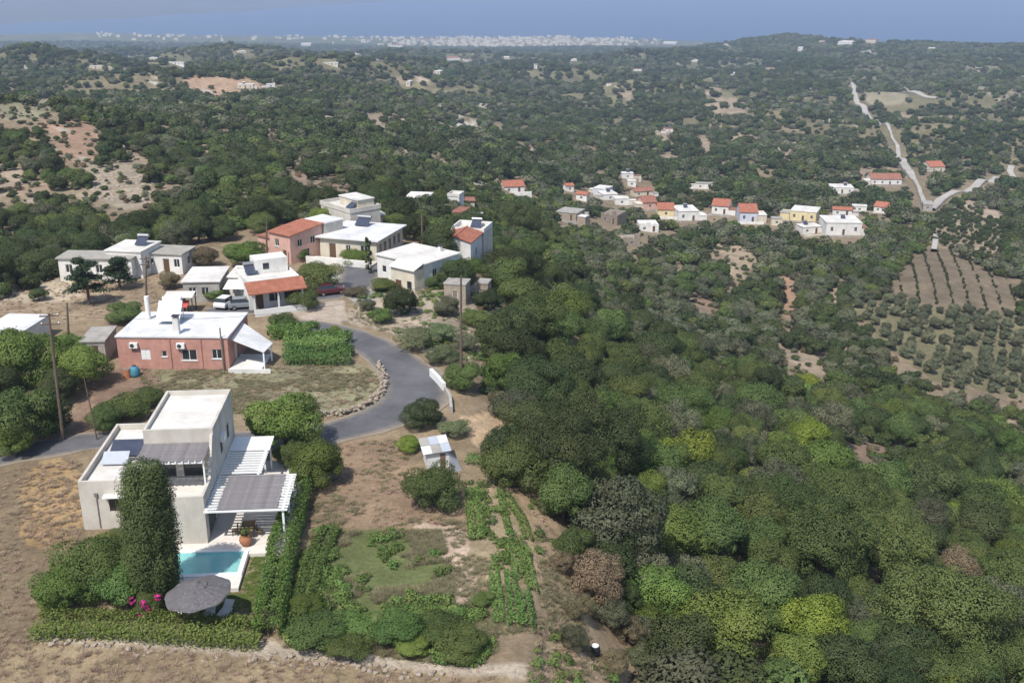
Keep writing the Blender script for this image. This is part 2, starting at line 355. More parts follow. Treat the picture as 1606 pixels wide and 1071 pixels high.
def paint(poly, col, soft=8, nz=.25, amount=1.0, tmin=0, tmax=1e9):
    global GC
    jx = np.where(GD < 230, JN[0], JF[0]) * soft * np.where(GD < 230, 3, 8); jy = np.where(GD < 230, JN[1], JF[1]) * soft * np.where(GD < 230, 1.6, 3.2)
    x0 = min(p[0] for p in poly) - 3 * soft; x1 = max(p[0] for p in poly) + 3 * soft; y0 = min(p[1] for p in poly) - 3 * soft; y1 = max(p[1] for p in poly) + 3 * soft
    m = (px_ > x0) & (px_ < x1) & (py_ > y0) & (py_ < y1) & (t_ > tmin) & (t_ < tmax)
    idx = np.nonzero(m)
    ins = inpoly(px_[idx] + jx[idx], py_[idx] + jy[idx], poly)
    idx = (idx[0][ins], idx[1][ins])
    GC[idx] = GC[idx] * (1 - amount) + np.array(col) * (1 - nz + 2 * nz * nz2[idx]) * amount
def ell(cx, cy, rx, ry, n=14): return [(cx + rx * math.cos(2 * math.pi * k / n), cy + ry * math.sin(2 * math.pi * k / n)) for k in range(n)]
tan = (.37, .265, .175); brown = (.255, .185, .130); pale = (.46, .385, .29); orange = (.36, .235, .15); olive = (.235, .225, .135); green = (.15, .165, .065); pink = (.43, .325, .245)
paint(PLATEAU, (.255, .195, .126), 10, tmax=260)
paint([(-200, 1250), (-200, 700), (130, 715), (140, 850), (60, 960), (40, 1040), (300, 1250)], (.205, .158, .100), 8, tmax=150)
paint(ell(85, 790, 55, 75), (.36, .245, .125), 10, tmax=150)
paint([(-200, 1250), (-100, 1040), (100, 1000), (400, 1020), (760, 1050), (900, 1060), (900, 1250)], (.30, .23, .142), 8, tmax=150)
paint([(60, 985), (420, 1005), (760, 1040), (860, 1035), (860, 1062), (760, 1062), (420, 1030), (200, 1012), (60, 1005)], (.44, .37, .29), 6, tmax=150)
paint([(215, 575), (560, 572), (598, 585), (600, 610), (540, 645), (380, 650), (240, 640)], olive, 4, tmax=160)
paint([(60, 440), (330, 420), (330, 480), (180, 500), (0, 520), (0, 450)], (.30, .23, .155), 8, tmax=260)
paint([(120, 590), (220, 570), (260, 610), (180, 680), (110, 690)], (.22, .15, .105), 8, tmax=160)
paint([(480, 680), (640, 685), (650, 750), (730, 810), (740, 840), (480, 840)], (.275, .195, .128), 6, tmax=150)
paint([(490, 828), (690, 832), (715, 930), (690, 960), (450, 970)], (.135, .155, .062), 8, tmax=150)
paint([(640, 815), (745, 830), (760, 960), (690, 960), (700, 880)], pink, 5, tmax=150)
paint([(725, 750), (800, 750), (850, 985), (770, 1000), (740, 880)], (.30, .235, .150), 5, tmax=150)
paint([(800, 760), (850, 760), (900, 900), (1000, 990), (1000, 1120), (860, 1120), (850, 950)], (.33, .245, .155), 8, tmax=150)
paint([(720, 655), (785, 645), (800, 690), (745, 700)], (.47, .34, .215), 4, tmax=160)
paint([(540, 500), (560, 470), (680, 445), (770, 440), (790, 500), (760, 560), (690, 560), (600, 520)], (.37, .31, .235), 7, tmax=200)
paint([(440, 480), (540, 470), (540, 508), (480, 510)], (.42, .35, .28), 4, tmax=200)
paint([(490, 425), (590, 425), (590, 470), (560, 480)], (.36, .345, .325), 4, tmax=220)
for a in [(0, 455, 160, 35)]: paint(ell(60, 455, 75, 22), (.40, .33, .24), 6, tmax=260)
CLEAR = []      # clearings where no trees stand: polygon, soil, soft edge
def clearing(poly, col, soft=4, tmin=150): CLEAR.append((poly, tmin)); paint(poly, tuple(c * k for c, k in zip(col, (.86, .88, .88))), soft, tmin=tmin)
clearing([(282, 122), (340, 118), (408, 128), (410, 146), (330, 152), (290, 142)], (.40, .27, .18), 3)
clearing([(60, 188), (150, 188), (162, 225), (145, 258), (108, 255), (80, 215)], (.36, .235, .16), 4)
clearing([(-10, 158), (75, 153), (95, 172), (60, 186), (-10, 190)], (.26, .23, .15), 4)
clearing([(135, 258), (180, 245), (240, 285), (245, 322), (190, 330), (140, 300)], (.37, .30, .22), 5)
clearing([(-10, 262), (30, 258), (40, 300), (-10, 312)], (.40, .31, .22), 4)
clearing([(440, 255), (500, 270), (556, 268), (560, 300), (455, 292)], (.30, .215, .155), 4)
for a in [(215, 250, 22, 14), (262, 200, 10, 7), (340, 190, 30, 5), (428, 205, 18, 9), (520, 206, 9, 6), (600, 190, 45, 10), (545, 245, 10, 8), (470, 245, 12, 16), (630, 238, 14, 8), (700, 220, 10, 6), (1040, 210, 20, 12), (1045, 250, 14, 12), (1230, 232, 26, 14), (1165, 216, 26, 7), (1105, 230, 14, 16), (985, 150, 12, 8), (1140, 165, 35, 14), (1235, 655, 18, 7), (1130, 570, 12, 14), (1600, 660, 25, 10), (1580, 760, 18, 5), (1345, 585, 14, 24), (1510, 640, 12, 9), (350, 205, 14, 9), (870, 258, 12, 9), (700, 255, 10, 9)]:
    clearing(ell(*a), (.35, .27, .19), 3)
clearing([(1098, 385), (1165, 378), (1192, 402), (1170, 425), (1150, 445), (1136, 440), (1140, 400)], (.38, .29, .20), 4)
clearing([(1224, 425), (1240, 425), (1256, 455), (1252, 505), (1222, 492)], (.38, .24, .155), 3)
clearing([(1076, 448), (1135, 458), (1130, 488), (1090, 482)], (.33, .22, .155), 4)
clearing([(1205, 535), (1270, 540), (1312, 578), (1296, 597), (1240, 570)], (.37, .285, .205), 4)
clearing([(1308, 672), (1372, 680), (1408, 708), (1350, 718)], (.30, .205, .15), 4)
clearing([(1302, 445), (1318, 445), (1326, 500), (1312, 510)], (.36, .27, .19), 3)
PLOUGH = [(1425, 392), (1475, 388), (1560, 420), (1600, 452), (1588, 492), (1480, 488), (1385, 462)]
clearing(PLOUGH, (.205, .158, .108), 3)
GROVE = [(1325, 470), (1385, 464), (1480, 490), (1570, 494), (1640, 480), (1640, 625), (1470, 605), (1390, 545)]
clearing(GROVE, (.20, .178, .102), 4)
UPPER = [(1462, 335), (1520, 325), (1575, 350), (1575, 405), (1490, 395), (1465, 385)]
clearing(UPPER, (.34, .265, .18), 3)
clearing([(1350, 138), (1425, 148), (1415, 166), (1362, 166)], (.30, .255, .17), 2)
clearing([(1340, 262), (1410, 258), (1412, 274), (1345, 276)], (.33, .25, .17), 2)
clearing([(1500, 312), (1530, 310), (1575, 335), (1560, 345), (1510, 325)], (.42, .33, .25), 2)
clearing([(705, 340), (760, 380), (775, 410), (740, 405), (700, 385)], (.34, .265, .185), 4, 130)
for k in range(60):   # bare terraces and pale plots scattered over the middle distance
    x = random.uniform(-40, 1640); y = random.uniform(72, 215)
    if 900 < x < 1600 and y < 75: continue
    s = (y - 40) / 160
    clearing(ell(x, y, random.uniform(5, 24) * (s + .25), random.uniform(1.5, 5) * (s + .3), 9), random.choice([(.42, .34, .25), (.34, .26, .18), (.24, .22, .13), (.5, .45, .38)]), 2, 500)
for k in range(85):   # rocky gaps between the trees of the left hill and the valley head
    x = random.uniform(-30, 860); y = random.uniform(165, 318)
    if x > 360 and y > 290: continue
    s = (y - 90) / 160; clearing(ell(x, y, random.uniform(5, 15) * s, random.uniform(3, 8) * s, 8), random.choice([(.36, .28, .20), (.32, .23, .16), (.40, .34, .27)]), 3)
for k in range(16):
    y = 102 + k * 3.6; clearing([(1515 + k * 2, y), (1640, y + 9), (1640, y + 10.4), (1515 + k * 2, y + 1.3)], (.34, .30, .22), 1, 700)
# far shore country: dry hills
GC = np.where(((GD > 5900))[..., None], np.array((.085, .082, .070)) * (.6 + .8 * fn), GC)

V = np.stack([GX, GY, GZ], -1).reshape(-1, 3)
ii = np.arange(NA * NR).reshape(NR, NA)
F = np.stack([ii[:-1, :-1], ii[:-1, 1:], ii[1:, 1:], ii[1:, :-1]], -1).reshape(-1, 4)[:, ::-1]
me = fastmesh('ground', V, F, smooth=True)
ca_ = me.color_attributes.new('soil', 'FLOAT_COLOR', 'POINT')
ca_.data.foreach_set('color', np.concatenate([GC.reshape(-1, 3), np.ones((NA * NR, 1))], 1).astype(np.float32).ravel())
gm = bpy.data.materials.new('ground'); gm.use_nodes = True; nt = gm.node_tree; N = nt.nodes; L = nt.links; b = N['Principled BSDF']
b.inputs['Roughness'].default_value = .95; b.inputs['Specular IOR Level'].default_value = .1
at = N.new('ShaderNodeAttribute'); at.attribute_name = 'soil'; tc = N.new('ShaderNodeTexCoord')
def nnode(sc, det=6, ro=.7):
    x = N.new('ShaderNodeTexNoise'); x.inputs['Scale'].default_value = sc; x.inputs['Detail'].default_value = det; x.inputs['Roughness'].default_value = ro
    L.new(tc.outputs['Object'], x.inputs['Vector']); return x
n1 = nnode(.45); n2 = nnode(2.6, 8, .75); n3 = nnode(.09, 5)
def mr(src, a, b_, lo=.3, hi=.7):
    x = N.new('ShaderNodeMapRange'); x.inputs[1].default_value = lo; x.inputs[2].default_value = hi; x.inputs[3].default_value = a; x.inputs[4].default_value = b_; L.new(src, x.inputs[0]); return x
m1 = mr(n1.outputs['Fac'], .74, 1.26); m2 = mr(n2.outputs['Fac'], .72, 1.25); m3 = mr(n3.outputs['Fac'], .82, 1.2)
mu = N.new('ShaderNodeMath'); mu.operation = 'MULTIPLY'; L.new(m1.outputs[0], mu.inputs[0]); L.new(m2.outputs[0], mu.inputs[1])
mu2 = N.new('ShaderNodeMath'); mu2.operation = 'MULTIPLY'; L.new(mu.outputs[0], mu2.inputs[0]); L.new(m3.outputs[0], mu2.inputs[1])
vm = N.new('ShaderNodeVectorMath'); vm.operation = 'SCALE'; L.new(at.outputs['Color'], vm.inputs[0]); L.new(mu2.outputs[0], vm.inputs['Scale'])
L.new(vm.outputs[0], b.inputs['Base Color'])
bp = N.new('ShaderNodeBump'); bp.inputs['Strength'].default_value = .8; bp.inputs['Distance'].default_value = .25; L.new(n2.outputs['Fac'], bp.inputs['Height']); L.new(bp.outputs[0], b.inputs['Normal'])
me.materials.append(gm); M['ground'] = gm
tag(link(bpy.data.objects.new('ground', me)), kind='structure', label='hilly ground of dry fields and wooded slopes running down to the coast')
# ---- sea
sv = [(0, 3000)]; nS = 48
sm = MB(); ring = []
rad = 19500
outer = [(rad * math.sin(a), rad * math.cos(a)) for a in np.linspace(R(-60), R(60), nS)]
inner = [(3900 * math.sin(a), 3900 * math.cos(a)) for a in np.linspace(R(-60), R(60), nS)]
sm.add([(x, y, SEA) for x, y in inner] + [(x, y, SEA) for x, y in outer], [(i, i + 1, nS + i + 1, nS + i)[::-1] for i in range(nS - 1)])
seam = mat('sea', (.018, .060, .150), .35, .12, .0012, spec=.4); seam.node_tree.nodes['Principled BSDF'].inputs['Specular IOR Level'].default_value = .15
tag(sm.build('sea', 'sea'), 'blue sea along the far coast', kind='structure')

# ---- roads
def dusty(m, dust):       # verge dust creeping over the asphalt
    N = m.node_tree.nodes; L = m.node_tree.links; b = N['Principled BSDF']; src = b.inputs['Base Color'].links[0].from_socket
    at = N.new('ShaderNodeAttribute'); at.attribute_name = 'edge'; tc = N.new('ShaderNodeTexCoord'); no = N.new('ShaderNodeTexNoise'); no.inputs['Scale'].default_value = .8; no.inputs['Detail'].default_value = 8; no.inputs['Roughness'].default_value = .75; L.new(tc.outputs['Object'], no.inputs['Vector'])
    ad = N.new('ShaderNodeMath'); ad.operation = 'ADD'; L.new(at.outputs['Fac'], ad.inputs[0]); L.new(no.outputs['Fac'], ad.inputs[1])
    mr = N.new('ShaderNodeMapRange'); mr.inputs[1].default_value = .72; mr.inputs[2].default_value = 1.35; L.new(ad.outputs[0], mr.inputs[0])
    mx = N.new('ShaderNodeMix'); mx.data_type = 'RGBA'; L.new(mr.outputs[0], mx.inputs[0]); L.new(src, mx.inputs[6]); mx.inputs[7].default_value = (*dust, 1); L.new(mx.outputs[2], b.inputs['Base Color'])
dusty(M['asphalt'], (.27, .225, .17))
def catmull(P, step):
    P = [P[0] * 2 - P[1]] + P + [P[-1] * 2 - P[-2]]; out = []
    for i in range(1, len(P) - 2):
        n = max(2, int((P[i + 1] - P[i]).length / step))
        for k in range(n):
            t = k / n; a, b_, c, d = P[i - 1], P[i], P[i + 1], P[i + 2]
            out.append(.5 * ((2 * b_) + (c - a) * t + (2 * a - 5 * b_ + 4 * c - d) * t * t + (3 * b_ - a - 3 * c + d) * t ** 3))
    return out + [P[-2]]
def road(name, pts, m, label, step=1.0, lift=.07, rough=.0):
    """pts: (px, py, width in m)"""
    P = []; Wd = []
    for p in pts:
        g, t = hit(p[0], p[1]); P.append(Vector((g.x, g.y, 0))); Wd.append(p[2])
    C = catmull(P, step); cum = [0]
    for i in range(1, len(P)): cum.append(cum[-1] + (P[i] - P[i - 1]).length)
    V = []; F = []; nx = 9; s = 0
    for i, c in enumerate(C):
        if i: s += (C[i] - C[i - 1]).length
        d = (C[min(i + 1, len(C) - 1)] - C[max(i - 1, 0)]).normalized(); nrm = Vector((d.y, -d.x, 0))
        w = float(np.interp(s, cum, Wd)) / 2
        zc = ground(c.x, c.y); jl, jr = [1 + rough * 2.2 * (float(fbm(np.array(s / 1.7), np.array(k_), 3, 3)) - .5) for k_ in (3.3, 77.1)]
        for k in range(nx):
            u = -1 + 2 * k / (nx - 1); ww = w * (jl if k == 0 else (jr if k == nx - 1 else 1)) if rough else w; u = (-1, -.86, -.6, -.3, 0, .3, .6, .86, 1)[k]
            p = c + nrm * (u * ww); z = .35 * zc + .65 * ground(p.x, p.y)
            z = max(z, ground(p.x, p.y)) + lift - (.5 if k in (0, nx - 1) and lift > .3 else 0)
            V.append((p.x, p.y, z))
    for i in range(len(C) - 1):
        for k in range(nx - 1): F.append((i * nx + k, i * nx + k + 1, (i + 1) * nx + k + 1, (i + 1) * nx + k))
    V2 = [(x, y, z - .5) for x, y, z in V]; o = len(V)
    mb = MB(); mb.add(V + V2, F + [(a, a + nx, a + nx + o, a + o) for a in range(0, o - nx, nx)] + [(a + nx - 1, a + nx - 1 + o, a + 2 * nx - 1 + o, a + 2 * nx - 1) for a in range(0, o - nx, nx)])
    ob = mb.build(name, m, smooth=False); ea = ob.data.attributes.new('edge', 'FLOAT', 'POINT'); ea.data.foreach_set('value', [1.0 if k in (0, nx - 1) else (.55 if k in (1, nx - 2) else (.18 if k in (2, 4, 6) else 0.0)) for _ in range(2 * len(C)) for k in range(nx)]); tag(ob, label, kind='structure'); ALLROAD.extend((c.x * f_, c.y * f_, max(Wd) / 2 + 1.5) for c in C for f_ in ((1,) if c.length < 350 else (1, 1 - 6 / c.length, 1 - 13 / c.length))); return C
ROADC = []; ALLROAD = []
ROADC += road('road', [(-120, 738, 4.2), (0, 716, 4.4), (90, 700, 4.4), (170, 690, 4.4), (270, 690, 4.4), (400, 692, 4.6), (500, 682, 5.0), (560, 668, 5.2), (612, 650, 6.6), (648, 628, 7.4), (648, 600, 6.8), (626, 572, 6.0), (588, 546, 5.6), (540, 526, 5.4), (480, 512, 4.6), (425, 512, 4.0)], 'asphalt', 'grey asphalt road bending round the field wall towards the village', rough=.22)
ROADC += road('village_road', [(325, 492, 4.5), (370, 487, 5.0), (420, 481, 5.0), (470, 466, 5.0), (520, 462, 5.2), (556, 448, 5.6), (566, 425, 6), (556, 402, 6)], 'asphalt', 'grey village street between the white houses', rough=.2, lift=.085)
for i, (pts, m, lab) in enumerate([
    ([(1336, 131, 5), (1341, 150, 5), (1356, 172, 6), (1376, 196, 6), (1398, 214, 1.6), (1408, 235, 3), (1416, 255, 5.5), (1428, 274, 4.5), (1438, 292, 2), (1455, 325, 2.5)], 'gravel_road', 'pale grey road dropping down the far right hillside'),
    ([(1458, 330, 5), (1480, 312, 4), (1530, 294, 4.5), (1562, 280, 4)], 'gravel_road', 'pale lane climbing right from the road junction'),
    ([(1586, 263, 4), (1584, 272, 4), (1592, 284, 4)], 'gravel_road', 'short pale track at the right edge'),
    ([(1346, 133, 6), (1400, 138, 6), (1440, 147, 8), (1470, 155, 6)], 'gravel_road', 'long pale quarry track on the far hill'),
    ([(1467, 372, 2), (1466, 385, 2), (1464, 396, 2)], 'gravel_road', 'thin pale path above the ploughed plot')]):
    road('road' if i else 'hill_road', pts, m, lab, step=4, lift=1.2)
ROADXY = np.array([(c.x, c.y) for c in ROADC])
# ================================================================ BUILDINGS
SIDES = 'frbl'
def wall_mesh(w, d, h, op, base=-1.2, depth=.16):
    """four walls with real openings. op: {side: [(u0,u1,z0,z1)]} in metres along the side"""
    mb = MB()
    fr = {'f': ((0, 0), (1, 0), (0, -1), w), 'r': ((w, 0), (0, 1), (1, 0), d), 'b': ((w, d), (-1, 0), (0, 1), w), 'l': ((0, d), (0, -1), (-1, 0), d)}
    for s in SIDES:
        o, u, n, ln = fr[s]; ops = op.get(s, [])
        xs = sorted({0, ln} | {a for q_ in ops for a in q_[:2]}); zs = sorted({base, h} | {a for q_ in ops for a in q_[2:4]})
        P = lambda a, z, dp=0: (o[0] + u[0] * a - n[0] * dp, o[1] + u[1] * a - n[1] * dp, z)
        for i in range(len(xs) - 1):
            for j in range(len(zs) - 1):
                cx, cz_ = (xs[i] + xs[i + 1]) / 2, (zs[j] + zs[j + 1]) / 2
                if any(a < cx < b_ and c < cz_ < e for a, b_, c, e in [q_[:4] for q_ in ops]): continue
                mb.add([P(xs[i], zs[j]), P(xs[i + 1], zs[j]), P(xs[i + 1], zs[j + 1]), P(xs[i], zs[j + 1])], [(0, 1, 2, 3)])
        for a, b_, c, e in [q_[:4] for q_ in ops]:
            mb.add([P(a, c), P(b_, c), P(b_, e), P(a, e), P(a, c, depth), P(b_, c, depth), P(b_, e, depth), P(a, e, depth)], [(0, 4, 5, 1), (1, 5, 6, 2), (2, 6, 7, 3), (3, 7, 4, 0)])
    mb.add([(0, 0, h), (w, 0, h), (w, d, h), (0, d, h)], [(0, 1, 2, 3)])
    return mb, fr
def openings(root, fr, op, fm='frame_white', offset=(0, 0, 0)):
    for s in op:
        o, u, n, ln = fr[s]
        for q_ in op[s]:
            a, b_, c, e = q_[:4]; kind = q_[4] if len(q_) > 4 else 'window'; ang = math.atan2(u[1], u[0]); dp = .12
            org = (o[0] + u[0] * (a + b_) / 2 + offset[0], o[1] + u[1] * (a + b_) / 2 + offset[1], c + offset[2]); W_ = b_ - a; H_ = e - c
            t = .06; y0, y1 = .06, .12       # set back inside the reveal
            mb = MB(); mb.box(-W_ / 2, -W_ / 2 + t, y0, y1, 0, H_).box(W_ / 2 - t, W_ / 2, y0, y1, 0, H_).box(-W_ / 2 + t, W_ / 2 - t, y0, y1, H_ - t, H_)
            if kind == 'door':
                fo = mb.build('door', fm, root, org, (0, 0, ang)); MB().box(-W_ / 2 + t, W_ / 2 - t, .075, .115, 0, H_ - t).build('panel', q_[5] if len(q_) > 5 else 'frame_brown', fo)
            elif kind == 'shutter':
                mb.box(-W_ / 2 + t, W_ / 2 - t, y0, y1, 0, t); fo = mb.build('window', fm, root, org, (0, 0, ang))
                MB().box(-W_ / 2 + t, -.01, .03, .1, t, H_ - t).build('shutter', 'frame_white', fo); MB().box(.01, W_ / 2 - t, .03, .1, t, H_ - t).build('shutter', 'frame_white', fo)
            else:
                mb.box(-W_ / 2 + t, W_ / 2 - t, y0, y1, 0, t)
                if W_ > .8: mb.box(-t / 2, t / 2, y0 + .005, y1 - .005, t, H_ - t)
                fo = mb.build('window', fm, root, org, (0, 0, ang)); MB().box(-W_ / 2 + t, W_ / 2 - t, .08, .1, t, H_ - t).build('pane', 'glass', fo)
                if kind == 'sill': MB().box(-W_ / 2 - .08, W_ / 2 + .08, -.08, .06, -.08, 0).build('sill', 'white_paint', fo)
def roof_flat(root, w, d, h, m, over=.25, th=.18, par=0, pm=None, x0=0, y0=0):
    r = MB().box(x0 - over, x0 + w + over, y0 - over, y0 + d + over, h + .003, h + th).build('roof', m, root)
    if par:
        z = h + th + .002; t = .18; a, b_, c, e = x0 - over, x0 + w + over, y0 - over, y0 + d + over; mb = MB()
        mb.box(a, b_, c, c + t, z, z + par).box(a, b_, e - t, e, z, z + par).box(a, a + t, c + t, e - t, z, z + par).box(b_ - t, b_, c + t, e - t, z, z + par)
        mb.build('parapet', pm or m, r)
    return r
def roof_gable(root, w, d, h, m, wm, along='x', pitch=.35, over=.35, th=.14):
    if along == 'x':
        rise = d / 2 * pitch; a = -over; b_ = w + over; e = over * pitch
        mb = MB(); mb.hexa([(a, -over, h - e), (b_, -over, h - e), (b_, d / 2, h + rise), (a, d / 2, h + rise), (a, -over, h - e + th), (b_, -over, h - e + th), (b_, d / 2, h + rise + th), (a, d / 2, h + rise + th)])
        mb.hexa([(a, d / 2 + .001, h + rise), (b_, d / 2 + .001, h + rise), (b_, d + over, h - e), (a, d + over, h - e), (a, d / 2 + .001, h + rise + th), (b_, d / 2 + .001, h + rise + th), (b_, d + over, h - e + th), (a, d + over, h - e + th)])
        g = MB().add([(0, 0, h), (0, d, h), (0, d / 2, h + rise - .01), (w, 0, h), (w, d, h), (w, d / 2, h + rise - .01)], [(0, 2, 1), (3, 4, 5)])
        rd = MB().tube([(a, d / 2, h + rise + th), (b_, d / 2, h + rise + th)], .12, 6)
    else:
        rise = w / 2 * pitch; a = -over; b_ = d + over; e = over * pitch
        mb = MB(); mb.hexa([(-over, a, h - e), (w / 2, a, h + rise), (w / 2, b_, h + rise), (-over, b_, h - e), (-over, a, h - e + th), (w / 2, a, h + rise + th), (w / 2, b_, h + rise + th), (-over, b_, h - e + th)])
        mb.hexa([(w / 2 + .001, a, h + rise), (w + over, a, h - e), (w + over, b_, h - e), (w / 2 + .001, b_, h + rise), (w / 2 + .001, a, h + rise + th), (w + over, a, h - e + th), (w + over, b_, h - e + th), (w / 2 + .001, b_, h + rise + th)])
        g = MB().add([(0, 0, h), (w, 0, h), (w / 2, 0, h + rise - .01), (0, d, h), (w, d, h), (w / 2, d, h + rise - .01)], [(0, 1, 2), (3, 5, 4)])
        rd = MB().tube([(w / 2, a, h + rise + th), (w / 2, b_, h + rise + th)], .12, 6)
    r = mb.build('roof', m, root); rd.build('ridge', m, r); g.build('gable', wm, root); return r
def chimney(root, x, y, z, h=1.2, m='whitewash', s=.45):
    c = MB().box(x - s / 2, x + s / 2, y - s / 2, y + s / 2, z, z + h).build('chimney', m, root)
    MB().box(x - s / 2 - .1, x + s / 2 + .1, y - s / 2 - .1, y + s / 2 + .1, z + h + .15, z + h + .25).build('chimney_cap', 'dark_metal', c)
    MB().tube([(x, y, z + h + .002), (x, y, z + h + .148)], s * .3, 6).build('flue', 'dark_metal', c)
def solar_heater(root, x, y, z, w=1.6, l=1.8, m='solar', rz=0):
    h = bpy.data.objects.new('solar_heater', None); h.location = (x, y, z); h.rotation_euler = (0, 0, rz); link(h, root)
    MB().hexa([(-w / 2, 0, .15), (w / 2, 0, .15), (w / 2, l * .75, 1.0), (-w / 2, l * .75, 1.0), (-w / 2, 0, .24), (w / 2, 0, .24), (w / 2, l * .75, 1.09), (-w / 2, l * .75, 1.09)]).build('collector', m, h)
    MB().tube([(-w / 2 - .05, l * .78, 1.28), (w / 2 + .05, l * .78, 1.28)], .25, 12).build('tank', 'metal', h, smooth=False)
    mb = MB()
    for sx in (-1, 1): mb.tube([(sx * w * .42, l * .72, 0), (sx * w * .42, l * .72, 1.05)], .03, 5)
    mb.build('stand', 'metal', h)
def house(name, label, FL, FR, BR, h, wm, roof, op=None, cat='house', group='houses of the near village', fm='frame_white', base=-1.2, d=None):
    zg = 0.0
    for _ in range(5):
        a = atz(*FL, zg + h); b_ = atz(*FR, zg + h); c = atz(*BR, zg + h)
        zg = ground((a.x + c.x) / 2, (a.y + c.y) / 2)
    u = (b_ - a); w = u.length; u /= w; nrm = Vector((-u.y, u.x, 0)); d = d or max(2.0, (c - b_).dot(nrm))
    root = empty(name, (a.x, a.y, zg), math.atan2(u.y, u.x), label, cat, group)
    kind, rm, over = roof[0], roof[1], roof[2] if len(roof) > 2 else .25
    o_ = {}
    for s, lst in (op or {}).items():
        ln = w if s in 'fb' else d
        o_[s] = [((q_[0] * ln - q_[1] / 2), (q_[0] * ln + q_[1] / 2), q_[2], min(q_[3], h - .1), *q_[4:]) for q_ in lst]
    wh = h if kind != 'flat' else h - .18
    mb, fr = wall_mesh(w, d, wh, o_, base); wall = mb.build('wall', wm, root); openings(root, fr, o_, fm)
    if kind == 'flat': roof_flat(root, w, d, wh, rm, over, .18, roof[3] if len(roof) > 3 else 0, roof[4] if len(roof) > 4 else None)
    elif kind == 'gable': roof_gable(root, w, d, wh, rm, wm, roof[3], roof[4] if len(roof) > 4 else .35, over)
    elif kind == 'shed':
        rise = roof[3]; e = over
        MB().hexa([(-e, -e, wh + .003), (w + e, -e, wh + .003), (w + e, d + e, wh + rise), (-e, d + e, wh + rise), (-e, -e, wh + .15), (w + e, -e, wh + .15), (w + e, d + e, wh + rise + .15), (-e, d + e, wh + rise + .15)]).build('roof', rm, root)
        MB().add([(0, d, wh), (w, d, wh), (w, d, wh + rise), (0, d, wh + rise), (0, 0, wh), (w, 0, wh)], [(0, 3, 2, 1), (4, 3, 0), (5, 1, 2)]).build('gable', wm, root)
    root['w'] = w; root['d'] = d; HOUSES.append((name, round(w, 1), round(d, 1), round(zg, 1), a, b_)); return root, w, d
HOUSES = []

# ---------------------------------------------------------------- the villa
V_ = empty('villa', (VO.x, VO.y, 0), VR, 'modern cream villa with upper storey, roof terrace and slatted pergolas beside the pool', 'villa')
def block(x0, x1, y0, y1, h, op, nm='wall', m='plaster', z0=-1.2):
    w, d = x1 - x0, y1 - y0; mb, fr = wall_mesh(w, d, h, op, z0); mb.v = [(a + x0, b_ + y0, c) for a, b_, c in mb.v]
    mb.build(nm, m, V_); openings(V_, fr, op, 'frame_brown', (x0, y0, 0))
def parapet(x0, x1, y0, y1, z, h, t=.22, skip='', m='plaster'):
    mb = MB()
    if 'f' not in skip: mb.box(x0, x1, y0, y0 + t, z, z + h)
    if 'b' not in skip: mb.box(x0, x1, y1 - t, y1, z, z + h)
    if 'l' not in skip: mb.box(x0, x0 + t, y0 + t, y1 - t, z, z + h)
    if 'r' not in skip: mb.box(x1 - t, x1, y0 + t, y1 - t, z, z + h)
    return mb.build('parapet', m, V_)
block(-10.4, -5.62, 3.3, 14.6, 3.75, {'f': [(2.2, 3.3, 1.6, 2.9)], 'l': [(3, 4, 1, 2.2), (7, 8, 1, 2.2)]})
parapet(-10.4, -5.62, 3.3, 14.6, 3.752, .55, skip='r')
MB().box(-10.15, -5.7, 3.55, 14.35, 3.755, 3.80).build('roof', 'roof_white', V_)
MB().box(-8.5, -6.8, 2.75, 3.298, 3.0, 3.12).build('window_canopy', 'white_paint', V_)
block(-5.6, 0, 0, 5.28, 3.4, {'r': [(1.0, 3.6, 0.35, 2.5, 'door', 'glass')]})
parapet(-5.6, 0, 0, 5.28, 3.402, .95, skip='b')
MB().box(-5.35, -.25, .25, 5.25, 3.405, 3.45).build('terrace_floor', 'paving', V_)
block(-5.5, .0, 5.3, 13.7, 7.25, {'f': [(.5, 2.3, 3.5, 5.7, 'door', 'glass'), (2.9, 4.6, 3.5, 5.7, 'door', 'glass')], 'r': [(2.2, 3.2, 4.3, 5.6), (5.2, 6.2, 4.3, 5.6), (1.2, 2.2, .35, 2.4, 'door'), (4.5, 5.5, 1.1, 2.3)]})
parapet(-5.5, .0, 5.3, 13.7, 7.252, .42)
MB().box(-5.25, -.25, 5.55, 13.45, 7.255, 7.30).build('roof', 'roof_white', V_)
# projecting side walls that hold the terrace pergola
MB().hexa([(-.22, 3.0, 4.355), (-.002, 3.0, 4.355), (-.002, 5.298, 4.355), (-.22, 5.298, 4.355), (-.22, 5.0, 7.2), (-.002, 5.0, 7.2), (-.002, 5.298, 7.2), (-.22, 5.298, 7.2)]).build('wing_wall', 'plaster', V_)
# terrace pergola
pg = bpy.data.objects.new('terrace_pergola', None); link(pg, V_)
for x in (-5.3, -.35): MB().box(x, x + .12, 2.3, 2.42, 3.455, 6.05).build('post', 'white_paint', pg)
MB().box(-5.5, -.2, 2.28, 2.44, 6.052, 6.22).build('beam', 'white_paint', pg)
for k in range(11): MB().box(-5.4 + k * .5, -5.3 + k * .5, 2.05, 5.29, 6.222, 6.32).build('slat', 'white_paint', pg)
